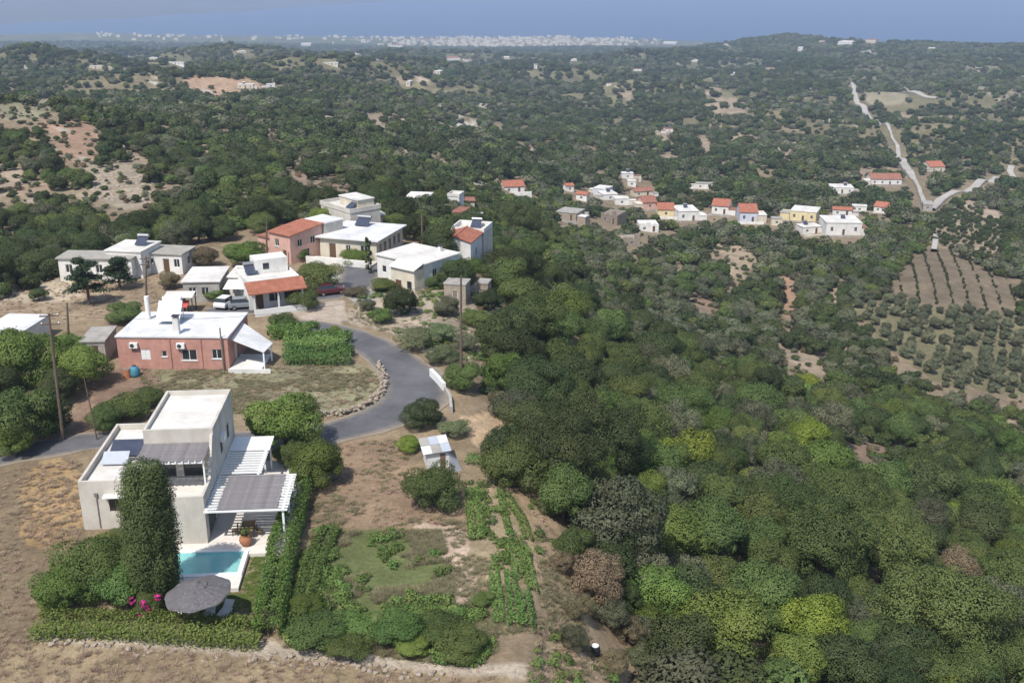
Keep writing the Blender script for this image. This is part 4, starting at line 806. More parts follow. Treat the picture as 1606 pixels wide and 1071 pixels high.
for a in [('cottage', 'white cottage with red roof left of the far hamlet', 789, 824, 286, 303, WW, 'x', 'tile'),
          ('cottage', 'small red roofed hut beside the pale far ruins', 887, 901, 290, 301, WW, 'x', 'tile'),
          ('cottage', 'orange roofed cottage left of the stepped white sheds', 902, 921, 303, 315, WW, 'x', 'tile'),
          ('white_shed', 'upper of the three stepped white sheds', 928, 952, 291, 306, 'plaster_blue', 'flat', 'roof_white'),
          ('white_shed', 'middle of the three stepped white sheds', 945, 970, 299, 315, WW, 'flat', 'roof_white'),
          ('white_shed', 'lowest of the three stepped white sheds', 964, 987, 308, 322, WW, 'flat', 'roof_white'),
          ('cottage', 'tall white cottage high above the stepped sheds', 975, 994, 270, 281, WW, 'flat', 'roof_white'),
          ('cottage', 'small white cottage just below the tall one', 984, 998, 282, 293, WW, 'flat', 'roof_white'),
          ('farmhouse', 'farmhouse with long dull red roof above the orange roofs', 993, 1025, 296, 309, PC, 'x', 'tile_faded'),
          ('cottage', 'pink cottage with faded roof in the middle of the hamlet', 1008, 1031, 310, 329, 'plaster_pink', 'x', 'tile_faded'),
          ('farmhouse', 'cream house with long orange roof left of the tall white house', 1031, 1058, 321, 341, 'plaster_yellow', 'x', 'tile'),
          ('tall_house', 'tall plain white house in the middle of the far hamlet', 1062, 1097, 322, 347, WW, 'flat', 'roof_white'),
          ('tall_house', 'white house with red roof right of the tall white house', 1115, 1143, 315, 336, WW, 'x', 'tile'),
          ('tall_house', 'pale blue house with red roof', 1159, 1188, 323, 349, 'plaster_blue', 'x', 'tile'),
          ('ruined_house', 'white roofless house below the orange roofs', 1002, 1034, 345, 364, WW, 'ruin', None),
          ('stone_house', 'beige stone house at the left of the hamlet', 869, 906, 326, 346, ST, 'flat', 'concrete'),
          ('stone_house', 'small beige stone annex near the beige stone house', 908, 921, 337, 348, PC, 'flat', 'roof_grey'),
          ('ruined_house', 'tall brown ruin among the hamlet trees', 940, 970, 328, 351, 'stone_dark', 'ruin', None),
          ('farm_shed', 'long grey roofed farm shed above the hamlet', 1090, 1121, 287, 297, WW, 'flat', 'roof_grey'),
          ('ruined_house', 'pinkish stone ruin in the trees below the hamlet', 976, 1006, 368, 387, ST, 'ruin', None),
          ('farmhouse', 'yellow farmhouse right of the pale blue house', 1237, 1280, 323, 347, 'plaster_yellow', 'flat', 'roof_white'),
          ('white_villa', 'large white house of the right hand cluster', 1293, 1352, 338, 369, WW, 'flat', 'roof_white'),
          ('farmhouse', 'red roofed house behind the large white house', 1305, 1336, 326, 339, WW, 'x', 'tile'),
          ('farmhouse', 'white roofed house right of the red roof behind the large white house', 1336, 1359, 322, 333, WW, 'flat', 'roof_white'),
          ('long_shed', 'long low white shed left of the large white house', 1256, 1290, 351, 367, WW, 'flat', 'roof_white'),
          ('cottage', 'small red roofed cottage right of the white cluster', 1369, 1396, 319, 334, WW, 'x', 'tile'),
          ('farm_shed', 'white farm shed alone above the right hand cluster', 1302, 1339, 289, 304, WW, 'flat', 'roof_white'),
          ('farmhouse', 'long red roofed farmhouse beside the pale road', 1364, 1415, 275, 291, WW, 'x', 'tile_faded'),
          ('cottage', 'brown roofed cottage right of the pale road', 1457, 1483, 256, 271, 'plaster_cream', 'x', 'tile'),
          ('pump_house', 'grey concrete box at the road junction', 1447, 1462, 315, 331, 'concrete', 'flat', 'concrete'),
          ('low_hut', 'low pale hut between the pale blue and yellow houses', 1209, 1227, 345, 354, PC, 'flat', 'roof_grey')]: hamlet(*a)
for i, (cx, yb, w, h) in enumerate([(385, 139, 26, 7), (425, 138, 14, 5), (640, 136, 7, 12), (712, 95, 22, 6), (735, 97, 10, 5), (518, 103, 26, 5), (685, 116, 12, 6), (275, 102, 30, 4), (240, 95, 14, 6), (595, 94, 14, 4), (795, 93, 9, 5), (480, 72, 16, 5), (620, 74, 20, 4), (840, 108, 5, 10), (1050, 208, 12, 7), (1000, 112, 14, 5), (1255, 80, 8, 10), (1325, 70, 24, 6), (1365, 68, 18, 8), (1385, 66, 14, 7), (1290, 68, 12, 5), (1050, 70, 22, 5), (1140, 72, 12, 4), (1090, 98, 10, 4), (1210, 110, 12, 4), (1460, 78, 12, 4), (955, 135, 8, 4), (1150, 118, 10, 5), (330, 160, 16, 5), (900, 96, 10, 4), (560, 86, 12, 4), (380, 84, 14, 4), (150, 108, 20, 3), (1275, 142, 7, 3)]):
    spot = ['on the orange clearing', 'right of the orange clearing', 'like a slim tower in the green plain', 'on the middle plain', 'beside another on the middle plain'][i] if i < 5 else None
    hamlet('distant_house', 'pale distant house ' + (spot or 'scattered over the green country before the coast'), cx - w / 2, cx + w / 2, yb - h, yb, random.choice([WW, WW, PC]), 'flat', random.choice(['roof_white', 'roof_white', 'tile_faded']), 'distant houses')
# coastal town: a far mass of pale blocks
mb = MB(); mb2 = MB()
for k in range(1150):
    if k < 800: cx = random.gauss(800, 95); yb = 66 + random.gauss(0, 4.5) + abs(cx - 800) * .004
    else: cx = random.uniform(150, 1040) ** 1.0; yb = 60 + random.gauss(0, 5) - (800 - cx) * .012
    if yb < 58 - (800 - cx) * .012 or cx > 1060: continue
    p, t = hit(cx, yb)
    if t < 2500 or p.z < SEA: continue
    w, d, h = random.uniform(6, 20), random.uniform(8, 18), random.uniform(4, 11)
    (mb if random.random() < .7 else mb2).box(p.x - w / 2, p.x + w / 2, p.y, p.y + d, p.z - 6, p.z + h)
o = mb.build('coastal_town', 'plaster_cream'); tag(o, 'pale mass of buildings along the distant coast', 'town', kind='stuff')
o = mb2.build('coastal_town_roofs', 'stone'); tag(o, 'scattered brownish blocks of the distant coastal town', 'town', kind='stuff')

# ---------------------------------------------------------------- cars, poles, small things
def car(px, py, rz, paint, label, L_=4.1):
    p, t = hit(px, py); r = empty('parked_car', (p.x, p.y, ground(p.x, p.y) + .09), rz, label, 'car', 'cars in the village street')
    w = .84; pr = [(-2.0, .35), (2.0, .35), (2.03, .62), (1.85, .8), (.95, .92), (-1.85, .98), (-2.02, .7)]
    mb = MB(); n = len(pr); mb.add([(x, -w, z) for x, z in pr] + [(x, w, z) for x, z in pr], [tuple(range(n)), tuple(range(2 * n - 1, n - 1, -1))] + [(i, n + i, n + (i + 1) % n, (i + 1) % n) for i in range(n)]); mb.build('body', paint, r, bevel=.05)
    MB().hexa([(-1.7, -.78, .97), (.95, -.78, .92), (.95, .78, .92), (-1.7, .78, .97), (-1.35, -.62, 1.42), (.2, -.62, 1.42), (.2, .62, 1.42), (-1.35, .62, 1.42)]).build('cabin_glass', 'glass', r)
    MB().box(-1.38, .22, -.64, .64, 1.423, 1.48).build('roof', paint, r, bevel=.03)
    for x in (-1.25, 1.25):
        for s in (-1, 1):
            wh = MB().tube([(x, s * .68, .31), (x, s * .87, .31)], .31, 14).build('wheel', 'rubber', r); MB().tube([(x, s * .871, .31), (x, s * .88, .31)], .18, 10).build('rim', 'metal', wh)
    for s in (-.6, .6): MB().box(2.0, 2.04, s - .18, s + .18, .62, .74).build('headlight', 'lamp_glass', r)
car(383, 484, R(15), 'paint_grey', 'grey car parked before the tiled street house')
car(519, 462, R(25), 'paint_maroon', 'dark red car parked under the round street tree')
car(278, 478, R(100), 'paint_grey', 'dark car under the white carport roof')
car(356, 481, R(75), 'paint_white', 'white car nosed in beside the palm')
def pole(px, py, top, label, arm=True, xt=None, k=1.0):
    p, t = hit(px, py); d = ray(xt if xt is not None else px, top); tt = p.y / d[1]; h = min(max(6.5, CAM_H + d[2] * tt - p.z), 13)
    r = empty('utility_pole', (p.x, p.y, p.z), R(8), label, 'utility pole', 'utility poles'); lean = (d[0] * tt - p.x)
    MB().tube([(0, 0, -.8), (lean * .5, 0, h * .5), (lean, 0, h)], [.17 * k, .14 * k, .10 * k], 8).build('shaft', 'wood_pole', r)
    if arm:
        for zz in (h - .3, h - 1.1):
            a = MB().box(lean - .85, lean + .85, -.06, .06, zz, zz + .12).build('crossarm', 'wood_pole', r)
            for x in (-.75, 0, .75): MB().lathe([(.05, zz + .122), (.07, zz + .2), (.03, zz + .28)], 8, (lean + x, 0)).build('insulator', 'frame_white', a)
    return Vector((p.x + lean, p.y, p.z + h - .1))
q1 = pole(99, 690, 492, 'tall wooden power pole with crossarms at the left road edge', True, 76)
q2 = pole(723, 612, 432, 'slim wooden pole beside the tree right of the road bend', False)
q3 = pole(229, 478, 405, 'dark pole beside the two pines', True)
q4 = pole(109, 560, 505, 'thin pole behind the left trees', False)
q5 = pole(153, 690, 600, 'leaning thin pole at the road left of the villa', False, 133, .45)
q6 = pole(662, 400, 344, 'thin pole behind the bright white house', False)
q7 = pole(418, 425, 340, 'thin pole in front of the pink house', False)
def wire(a, b_, sag, label):
    pts = []
    for k in range(13):
        t = k / 12; p = a.lerp(b_, t); pts.append(p - Vector((0, 0, sag * 4 * t * (1 - t))))
    o = MB().tube(pts, .018, 4).build('power_line', 'dark_metal'); tag(o, label, 'cable', 'overhead cables')
wire(q1, q3, 1.2, 'overhead cable from the left power pole to the pole by the pines')
wire(q1, q2, 2.0, 'overhead cable crossing in front of the brick house to the bend')
wire(q3, q7, 1.2, 'overhead cable over the village roofs')
p, t = hit(212, 590); o = empty('blue_drum', (p.x, p.y, p.z), 0, 'blue plastic drum below the brick house', 'drum'); MB().lathe([(.5, 0), (.58, .3), (.55, .8), (.4, 1.1), (.2, 1.2)], 14).build('body', 'tarp_blue', o, smooth=True); MB().lathe([(.22, 1.2), (.22, 1.27)], 12).build('lid', 'dark_metal', o)
p, t = hit(200, 592); o = empty('rusty_drum', (p.x, p.y, p.z), 0, 'rusty brown drum beside the blue drum', 'drum'); MB().lathe([(.42, 0), (.42, .4), (.45, .42), (.42, .44), (.42, 1.0)], 14).build('body', 'terracotta', o); MB().lathe([(.4, 1.0), (.4, 1.03)], 12).build('lid', 'stone_dark', o)
p, t = hit(1600, 745) if False else hit(272, 495); o = empty('red_awning', (p.x, p.y, p.z), R(5), 'red awning behind the brick house roof', 'awning')
MB().hexa([(-1.4, 0, 1.0), (1.8, 0, 1.0), (1.8, 1.8, 1.4), (-1.4, 1.8, 1.4), (-1.4, 0, 1.06), (1.8, 0, 1.06), (1.8, 1.8, 1.46), (-1.4, 1.8, 1.46)]).build('canopy', 'tarp_red', o)
for x in (-1.3, 1.7):
    for y in (.1, 1.7): MB().tube([(x, y, -.3), (x, y, 1.0 + y * .22)], .04, 5).build('post', 'metal', o)
# barrel in the dry grass at the bottom right
p, t = hit(933, 1027); o = empty('black_barrel', (p.x, p.y, p.z), 0, 'small black barrel in the dry grass at the wood edge', 'barrel'); MB().lathe([(.3, 0), (.36, .25), (.36, .55), (.3, .8)], 12).build('body', 'rubber', o); MB().lathe([(.27, .8), (.27, .84)], 12).build('lid', 'lamp_glass', o)
# white guard wall at the bend
def wall_path(name, pts, hgt, th, m, label, cat='wall'):
    r = None
    P = [hit(*q_)[0] for q_ in pts]; r = empty(name, P[0], 0, label, cat)
    for i in range(len(P) - 1):
        a = P[i] - P[0]; b_ = P[i + 1] - P[0]; n_ = Vector((-(b_ - a).y, (b_ - a).x, 0)).normalized() * th / 2; b_ = b_ - (b_ - a).normalized() * .01
        MB().hexa([a - n_ - Vector((0, 0, .5)), b_ - n_ - Vector((0, 0, .5)), b_ + n_ - Vector((0, 0, .5)), a + n_ - Vector((0, 0, .5)), a - n_ + Vector((0, 0, hgt)), b_ - n_ + Vector((0, 0, hgt)), b_ + n_ + Vector((0, 0, hgt)), a + n_ + Vector((0, 0, hgt))]).build('wall_section', m, r)
    return r
wall_path('guard_wall', [(676, 590), (686, 600), (697, 613)], .9, .35, 'white_paint', 'short white guard wall on the outside of the road bend')
wall_path('guard_wall', [(699, 617), (706, 630), (708, 648)], .7, .3, 'concrete', 'grey concrete wall below the white guard wall')
# dry stone walls, stone by stone
stone_meshes = []
for k in range(6):
    bm = bmesh.new(); bmesh.ops.create_icosphere(bm, subdivisions=1, radius=.5)
    for v in bm.verts: v.co *= random.uniform(.75, 1.15); v.co.z *= .75
    me_ = bpy.data.meshes.new('stone'); bm.to_mesh(me_); bm.free(); me_.materials.append(M['stone']); stone_meshes.append(me_)
def stone_wall(pts, label, courses, size, name='stone_wall', spread=.12):
    P = [Vector((hit(*q_)[0].x, hit(*q_)[0].y, 0)) for q_ in pts]; C = catmull(P, size * .8); g0 = ground(C[0].x, C[0].y)
    r = empty(name, (C[0].x, C[0].y, g0), 0, label, 'wall', 'dry stone walls')
    for i, c in enumerate(C):
        for j in range(courses):
            o = bpy.data.objects.new('stone', random.choice(stone_meshes)); s = size * random.uniform(.75, 1.25)
            x = c.x + random.uniform(-spread, spread); y = c.y + random.uniform(-spread, spread)
            o.location = (x - C[0].x, y - C[0].y, ground(x, y) - g0 + s * .2 + j * size * .55); o.rotation_euler = (random.uniform(-.4, .4), random.uniform(-.4, .4), random.uniform(0, 6)); o.scale = (s * 1.25, s, s)
            link(o, r)
stone_wall([(485, 654), (530, 651), (565, 642), (592, 625), (603, 606), (601, 588), (592, 574)], 'low dry stone wall curving round the corner of the field', 3, .4, spread=.3)
stone_wall([(62, 1004), (140, 1008), (230, 1016)], 'tumbled stone edging below the left garden hedge', 1, .38, 'stone_edging', .5)
stone_wall([(400, 1030), (480, 1040), (600, 1052), (700, 1060)], 'tumbled stone edging below the weedy plot', 1, .36, 'stone_edging', .6)
stone_wall([(2, 470), (30, 452), (68, 428)], 'pale stone terrace wall at the left village edge', 2, .6, spread=.3)
# ================================================================ VEGETATION
def crown_mesh(name, seed, nleaf, lsize, lobes=16, vr=.80, cz_=.82, gap=.0, lobe_r=(.30, .48), spread=.66, aspect=.6, jit=.55):
    g = np.random.default_rng(seed)
    d = g.normal(0, 1, (lobes, 3)); d /= np.linalg.norm(d, axis=1, keepdims=True); d[:, 2] = np.where(d[:, 2] < -.7, -d[:, 2] * .6, d[:, 2])
    C = d * spread * g.uniform(.65, 1.08, (lobes, 1)); C[:, 2] *= vr; C[0] = 0; rr = g.uniform(*lobe_r, lobes); rr[0] = .5
    n = int(nleaf * 2.2); k = g.integers(0, lobes, n); k = g.choice(lobes, n, p=rr ** 2 / (rr ** 2).sum())
    u = g.normal(0, 1, (n, 3)); u /= np.linalg.norm(u, axis=1, keepdims=True)
    rad = rr[k] * g.uniform(.5, 1.05, n) ** .5 * np.where(g.uniform(0, 1, n) < .07, g.uniform(1, 1.3, n), 1); P = C[k] + u * rad[:, None] * np.array([1, 1, .82])
    # keep what is not buried deep inside other lobes
    dist = np.linalg.norm((P[:, None] - C[None]) / np.array([1, 1, .82]), axis=2) / rr[None]; keep = (dist < .62).sum(1) == 0
    keep |= g.uniform(0, 1, n) < .12; P = P[keep][:nleaf]; u = u[keep][:nleaf]; kk = k[keep][:nleaf]
    P[:, 0] *= g.uniform(.85, 1.15); P[:, 1] *= g.uniform(.85, 1.15); P[:, 2] += cz_; ko = P[:, 2] > .03; P = P[ko]; u = u[ko]; kk = kk[ko]
    u[:, 2] += .25
    tint = np.clip(g.uniform(0, 1, lobes)[kk] * .6 + g.uniform(0, 1, len(P)) * .4, 0, 1)
    V, F, t = leaves(P, u, lsize, aspect, jit, tint, g)
    cc = P - np.array([0, 0, cz_ * .6]); cc /= np.linalg.norm(cc, axis=1, keepdims=True) + 1e-6; fn_ = np.cross(V[2::4] - V[0::4], V[3::4] - V[1::4]); fn_ /= np.linalg.norm(fn_, axis=1, keepdims=True) + 1e-9
    nn_ = .55 * u / np.linalg.norm(u, axis=1, keepdims=True) + .3 * cc + .35 * fn_; nn_ /= np.linalg.norm(nn_, axis=1, keepdims=True)
    return fastmesh(name, V, F, t, normals=nn_)
def slot(o, m):
    if not o.data.materials: o.data.materials.append(M['leaf_mid'])
    o.material_slots[0].link = 'OBJECT'; o.material_slots[0].material = M[m]; return o
LOD0 = [crown_mesh('crown', 100 + i, 19000, .027, 34 + 4 * i, lobe_r=(.16, .42), spread=.72) for i in range(5)]
BIG0 = [crown_mesh('crown', 170 + i, 42000, .018, 70, lobe_r=(.13, .32), spread=.80) for i in range(2)]
OLV0 = [crown_mesh('crown', 150 + i, 16000, .026, 40, vr=.7, lobe_r=(.18, .34), spread=.76, aspect=.5, jit=.6) for i in range(3)]
LOD1 = [crown_mesh('crown', 200 + i, 4600, .055, 26 + 3 * i, lobe_r=(.18, .44), spread=.7) for i in range(4)]
LOD2 = [crown_mesh('crown', 300 + i, 800, .125, 15 + i, lobe_r=(.22, .5)) for i in range(4)]
for me_ in LOD0 + BIG0 + OLV0 + LOD1 + LOD2: me_.materials.append(M['leaf_mid'])
def trunk_mesh(seed):
    g = random.Random(seed); mb = MB()
    mb.tube([(0, 0, -.25), (g.uniform(-.03, .03), g.uniform(-.03, .03), .25), (g.uniform(-.06, .06), g.uniform(-.06, .06), .55)], [.09, .065, .055], 7)
    for k in range(5):
        a = k * 1.26 + g.uniform(-.4, .4); r = g.uniform(.35, .6)
        mb.tube([(0, 0, .42 + .03 * k), (r * .5 * math.cos(a), r * .5 * math.sin(a), .75), (r * math.cos(a), r * math.sin(a), g.uniform(.95, 1.35))], [.045, .03, .012], 5)
    me_ = mb.mesh('trunk'); me_.materials.append(M['bark']); return me_
TRUNK = [trunk_mesh(i) for i in range(4)]
TREES = []
def tree(name, label, cat, x, y, r, m, lod=None, group=None, zs=1.0, z=None, trunk=True):
    g = ground(x, y) if z is None else z
    e = bpy.data.objects.new(name, None); e.location = (x, y, g); e.rotation_euler = (0, 0, random.uniform(0, 6.28)); e.scale = (r, r, r * zs); link(e); tag(e, label, cat, group)
    c = bpy.data.objects.new('crown', random.choice(lod or (BIG0 if r > 4.2 else LOD0))); link(c, e); slot(c, m)
    if trunk: t = bpy.data.objects.new('trunk', random.choice(TRUNK)); link(t, e)
    TREES.append((x, y, r)); return e
def tree_px(name, label, cat, cx, cy, wpx, m, lod=None, group=None, zs=1.0, trunk=True):
    """crown centre and crown width in the photograph; distance from where its foot meets the ground"""
    d = ray(cx, cy); rad = wpx * TT / FPX / 2
    k = np.nonzero(CAM_H + d[2] * TT < hz(d[0] * TT, d[1] * TT) + rad * zs * .85)[0][0]; t = TT[k]
    return tree(name, label, cat, d[0] * t, d[1] * t, wpx * t / FPX / 2 / .98, m, lod, group, zs, trunk=trunk)
OL = OLV0
# ---- trees and shrubs of the plateau, each by its own look
tree_px('garden_tree', 'dense dark green tree behind the villa pergola', 'tree', 447, 662, 122, 'leaf_bright')
tree_px('garden_tree', 'bright green tree at the end of the hedge right of the pergola', 'tree', 498, 727, 92, 'leaf_bright')
tree_px('garden_tree', 'small broken tree tucked between the villa pergola and the two green trees', 'tree', 455, 712, 55, 'leaf_mid')
tree_px('orange_tree', 'small round dark tree at the inner edge of the road bend', 'tree', 663, 650, 60, 'leaf_dark', zs=.9)
tree_px('golden_bush', 'round olive yellow bush left of the tin shed', 'bush', 642, 697, 38, 'leaf_lime', zs=.75, trunk=False)
tree_px('fig_tree', 'wide dark fig tree in front of the tin shed', 'tree', 683, 762, 92, 'leaf_mid', zs=.9)
tree_px('roadside_tree', 'bushy green tree behind the white guard wall', 'tree', 726, 590, 58, 'leaf_mid')
tree_px('cactus_clump', 'pale green prickly clump right of the tin shed', 'bush', 712, 672, 58, 'leaf_cactus', OL, zs=.6, trunk=False)
tree_px('cactus_clump', 'pale green prickly bank above the road, upper clump', 'bush', 650, 530, 70, 'leaf_cactus', OL, zs=.6, trunk=False)
tree_px('cactus_clump', 'pale green prickly bank above the road, clump beside the slim pole', 'bush', 694, 556, 60, 'leaf_cactus', OL, zs=.6, trunk=False)
tree_px('cactus_clump', 'pale green prickly clump at the bottom edge of the wood', 'bush', 1010, 1030, 70, 'leaf_cactus', OL, zs=.8, trunk=False)
tree_px('cactus_clump', 'pale prickly clump on the bank between stone huts and slim pole', 'bush', 690, 520, 60, 'leaf_cactus', OL, zs=.6, trunk=False)
tree_px('roadside_bush', 'olive bush on the bank above the road', 'bush', 730, 535, 50, 'leaf_olive', OL, zs=.7)
tree_px('roadside_bush', 'green bush under the slim pole', 'bush', 745, 500, 50, 'leaf_mid', zs=.7)
tree_px('left_tree', 'light green tree left of the power pole, nearest the pale shed', 'tree', 45, 560, 120, 'leaf_bright')
tree_px('left_tree', 'bright green tree right of the power pole', 'tree', 128, 572, 84, 'leaf_bright')
tree_px('left_tree', 'big dark tree at the left road edge with pale blossom', 'tree', 30, 655, 120, 'leaf_mid')
tree_px('left_tree', 'dark round tree at the foot of the power pole', 'tree', 75, 650, 80, 'leaf_dark')
tree_px('left_tree', 'small tree hugging the left picture edge above the road', 'tree', 0, 610, 90, 'leaf_dark')
tree_px('vine_bush', 'low leafy vines behind the left wing of the villa', 'bush', 195, 640, 84, 'leaf_mid', zs=.55, trunk=False)
tree_px('vine_bush', 'low leafy vines ending at the villa upper storey', 'bush', 232, 622, 60, 'leaf_mid', zs=.55, trunk=False)
tree_px('street_tree', 'round clipped tree over the dark red car', 'tree', 500, 433, 66, 'leaf_mid', zs=.85)
tree_px('street_tree', 'small round tree in front of the clipped street tree', 'tree', 476, 468, 50, 'leaf_mid', zs=.8)
tree_px('village_bush', 'bush between the brick house porch and the street', 'bush', 444, 506, 48, 'leaf_mid', zs=.8)
tree_px('village_bush', 'dark bush on the bank below the bright white house', 'bush', 628, 472, 62, 'leaf_dark', zs=.9)
tree_px('village_bush', 'small yellow bush at the road end of the vine patch', 'bush', 526, 520, 26, 'leaf_lime', zs=.9, trunk=False)
tree_px('village_bush', 'lone dark bush in the dry field left of the pines', 'bush', 60, 462, 28, 'leaf_dark', zs=.9)
tree_px('village_bush', 'green hedge bush left of the brick house roof', 'bush', 195, 490, 66, 'leaf_mid', zs=.6)
tree_px('village_tree', 'bright green tree left of the pink house', 'tree', 385, 398, 70, 'leaf_bright', zs=.75)
tree_px('village_tree', 'brown tinted tree right of the three window house', 'tree', 318, 402, 44, 'leaf_dry', zs=.9)
tree_px('village_tree', 'dark tree between the pink house and the big house', 'tree', 483, 372, 44, 'leaf_dark')
tree_px('village_tree', 'green tree behind the pink house', 'tree', 505, 345, 50, 'leaf_bright')
tree_px('village_tree', 'dark tree behind the bright white house', 'tree', 648, 357, 50, 'leaf_dark')
tree_px('village_tree', 'leafy tree beside the street behind the slim cypress', 'tree', 556, 402, 46, 'leaf_bright', zs=.6)
tree_px('village_tree', 'palm like dark tree beside the carport', 'tree', 379, 452, 26, 'leaf_dark', zs=1.2)
tree_px('village_tree', 'bush tree in the yard left of the palm like tree', 'tree', 338, 462, 38, 'leaf_bright', zs=.7)
tree_px('village_bush', 'green scrub at the corner below the bright white house', 'bush', 680, 440, 40, 'leaf_mid', zs=.6)
tree_px('village_bush', 'low green scrub along the street below the cypress', 'bush', 600, 447, 50, 'leaf_mid', zs=.4, trunk=False)
tree_px('village_bush', 'low yellowish scrub left of the dark bank bush', 'bush', 560, 458, 40, 'grass_olive', zs=.4, trunk=False)
tree_px('village_bush', 'bushy green mound right of the stepped stone huts', 'bush', 735, 420, 50, 'leaf_bright', zs=.8)
for a in ((150, 885, 125, 'leaf_veg', 'bright green shrub at the left of the pool garden'), (105, 915, 100, 'leaf_bright', 'leafy shrub at the outer left corner of the pool garden'), (175, 855, 70, 'leaf_mid', 'shrub against the front wall of the left villa wing'), (185, 915, 95, 'leaf_veg', 'shrub between the left garden corner and the cypress'), (85, 935, 60, 'leaf_bright', 'small shrub over the hedge corner')):
    tree_px('garden_shrub', a[4], 'shrub', a[0], a[1], a[2], a[3], zs=.85, group='shrubs left of the pool', trunk=False)
for i, (x, y, w, m) in enumerate(((495, 990, 95, 'leaf_mid'), (560, 985, 80, 'leaf_veg'), (625, 985, 95, 'leaf_veg'), (690, 985, 85, 'leaf_mid'), (725, 1005, 80, 'leaf_mid'), (648, 1012, 60, 'leaf_bright'), (545, 1015, 70, 'leaf_mid'), (480, 950, 60, 'leaf_bright'), (758, 940, 40, 'leaf_veg'))):
    tree_px('weedy_bush', ['bush at the left end of the weedy plot edge', 'pale bush second from the left on the plot edge', 'light green bush in the middle of the plot edge', 'bush right of the middle on the plot edge', 'dark bush at the right end of the plot edge', 'small low bush before the middle of the plot edge', 'low bush before the left part of the plot edge', 'bush where the weedy row meets the hedge', 'small green bush standing in the pink bare soil'][i], 'bush', x, y, w, m, group='bushes along the lower plot edge', zs=.62, trunk=False)
# bougainvillea
bo = tree_px('bougainvillea', 'bougainvillea with magenta flowers before the cypress', 'shrub', 232, 950, 52, 'leaf_mid', zs=1.0, trunk=False)
c = rng.normal(0, 1, (110, 3)); c /= np.linalg.norm(c, axis=1, keepdims=True); cl_ = np.array([(.3, -.75, 1.1), (-.7, -.5, 1.5), (.75, -.2, 1.6), (.1, -.85, 1.5), (-.1, -.8, .8)])[rng.integers(0, 5, 110)]
Vv, Ff, tt = leaves(cl_ + c * .2, c, .075, .8); o = bpy.data.objects.new('flowers', fastmesh('flowers', Vv, Ff, tt)); o.data.materials.append(M['petal']); link(o, bo); bo.rotation_euler = (0, 0, 0)
for i, (x, y, w, m, lab) in enumerate(((15, 545, 80, 'leaf_mid', 'tree crown at the left edge just below the pale shed'), (90, 605, 70, 'leaf_dark', 'dark tree between the two bright left trees'), (110, 545, 60, 'leaf_bright', 'bright small tree in front of the concrete shed'), (20, 690, 70, 'leaf_bright', 'bush at the lower left road edge'), (165, 655, 50, 'leaf_mid', 'bush beside the leaning thin pole'))): tree_px('left_tree', lab, 'tree', x, y, w, m)
for (x, y, w, m, lab) in ((700, 408, 40, 'leaf_mid', 'tree below the white gabled house'), (760, 395, 46, 'leaf_mid', 'tree right of the white gabled house'), (690, 320, 40, 'leaf_dark', 'dark tree between the back cottages'), (620, 345, 34, 'leaf_mid', 'tree at the corner behind the big house'), (470, 398, 30, 'leaf_bright', 'small tree before the pink house door'), (265, 440, 40, 'leaf_dry', 'dry bush left of the low white roofed house'), (430, 330, 50, 'leaf_dark', 'dark tree left of the stepped white house'), (410, 350, 46, 'leaf_mid', 'green tree behind the pink house left side'), (350, 360, 50, 'leaf_dark', 'dark tree above the bright village tree'), (700, 480, 46, 'leaf_olive', 'olive bush below the stone huts'), (765, 470, 50, 'leaf_dark', 'dark bush right below the smaller stone hut'), (600, 495, 36, 'leaf_veg', 'green shrub on the road bank'), (575, 478, 26, 'leaf_olive', 'small olive shrub at the head of the bank')): tree_px('village_tree' if w > 38 else 'village_bush', lab, 'tree' if w > 38 else 'bush', x, y, w, m, zs=.85)
# ---- cypresses, pines
def cypress(px, py, top, wpx, label, nl, ls, broad):
    p, t = hit(px, py); d = ray(px, top); h = CAM_H + d[2] * (p.y / d[1]) - p.z; r = wpx * t / FPX / 2
    e = empty('cypress_tree', p, 0, label, 'tree'); g = np.random.default_rng(int(px))
    nl2 = 120 if broad else 16; zc = np.linspace(.13, .96, nl2); a = np.arange(nl2) * 2.4 + g.uniform(-.5, .5, nl2)
    prof = lambda z: np.interp(z, [.15, .3, .55, .8, .93, 1], [.75, 1.0, 1.02, .9, .66, .3])
    rl = r * prof(zc) * .62; C = np.stack([np.cos(a) * rl, np.sin(a) * rl, zc * h], 1); LR = r * g.uniform(.26, .46, nl2)
    k = g.integers(0, nl2, nl); u = g.normal(0, 1, (nl, 3)); u /= np.linalg.norm(u, axis=1, keepdims=True)
    P = C[k] + u * (LR[k] * g.uniform(.6, 1.05, nl))[:, None] * np.array([1, 1, 1.5]); P[:, 2] = np.minimum(P[:, 2], h)
    V, F, t_ = leaves(P, u + (0, 0, .8), ls, .5, .5, np.clip(g.uniform(0, 1, nl2)[k] * .6 + g.uniform(0, .4, nl), 0, 1), g)
    fn_ = np.cross(V[2::4] - V[0::4], V[3::4] - V[1::4]); fn_ /= np.linalg.norm(fn_, axis=1, keepdims=True) + 1e-9; rd = P * (1, 1, 0); rd /= np.linalg.norm(rd, axis=1, keepdims=True) + 1e-6; nn_ = .6 * u + .35 * rd + .3 * fn_ + (0, 0, .2); nn_ /= np.linalg.norm(nn_, axis=1, keepdims=True)
    o = bpy.data.objects.new('crown', fastmesh('crown', V, F, t_, normals=nn_)); o.data.materials.append(M['leaf_cypress']); link(o, e)
    mb = MB(); mb.tube([(0, 0, -.3), (0, 0, h * .5), (0, 0, h * .9)], [r * .16, r * .1, .03], 8); mb.build('trunk', 'bark', e)
    if broad: MB().tube([(0, 0, .1), (.35, -.25, 1.3), (.6, -.4, 3)], [r * .09, r * .08, .05], 7).build('trunk', 'bark', e)
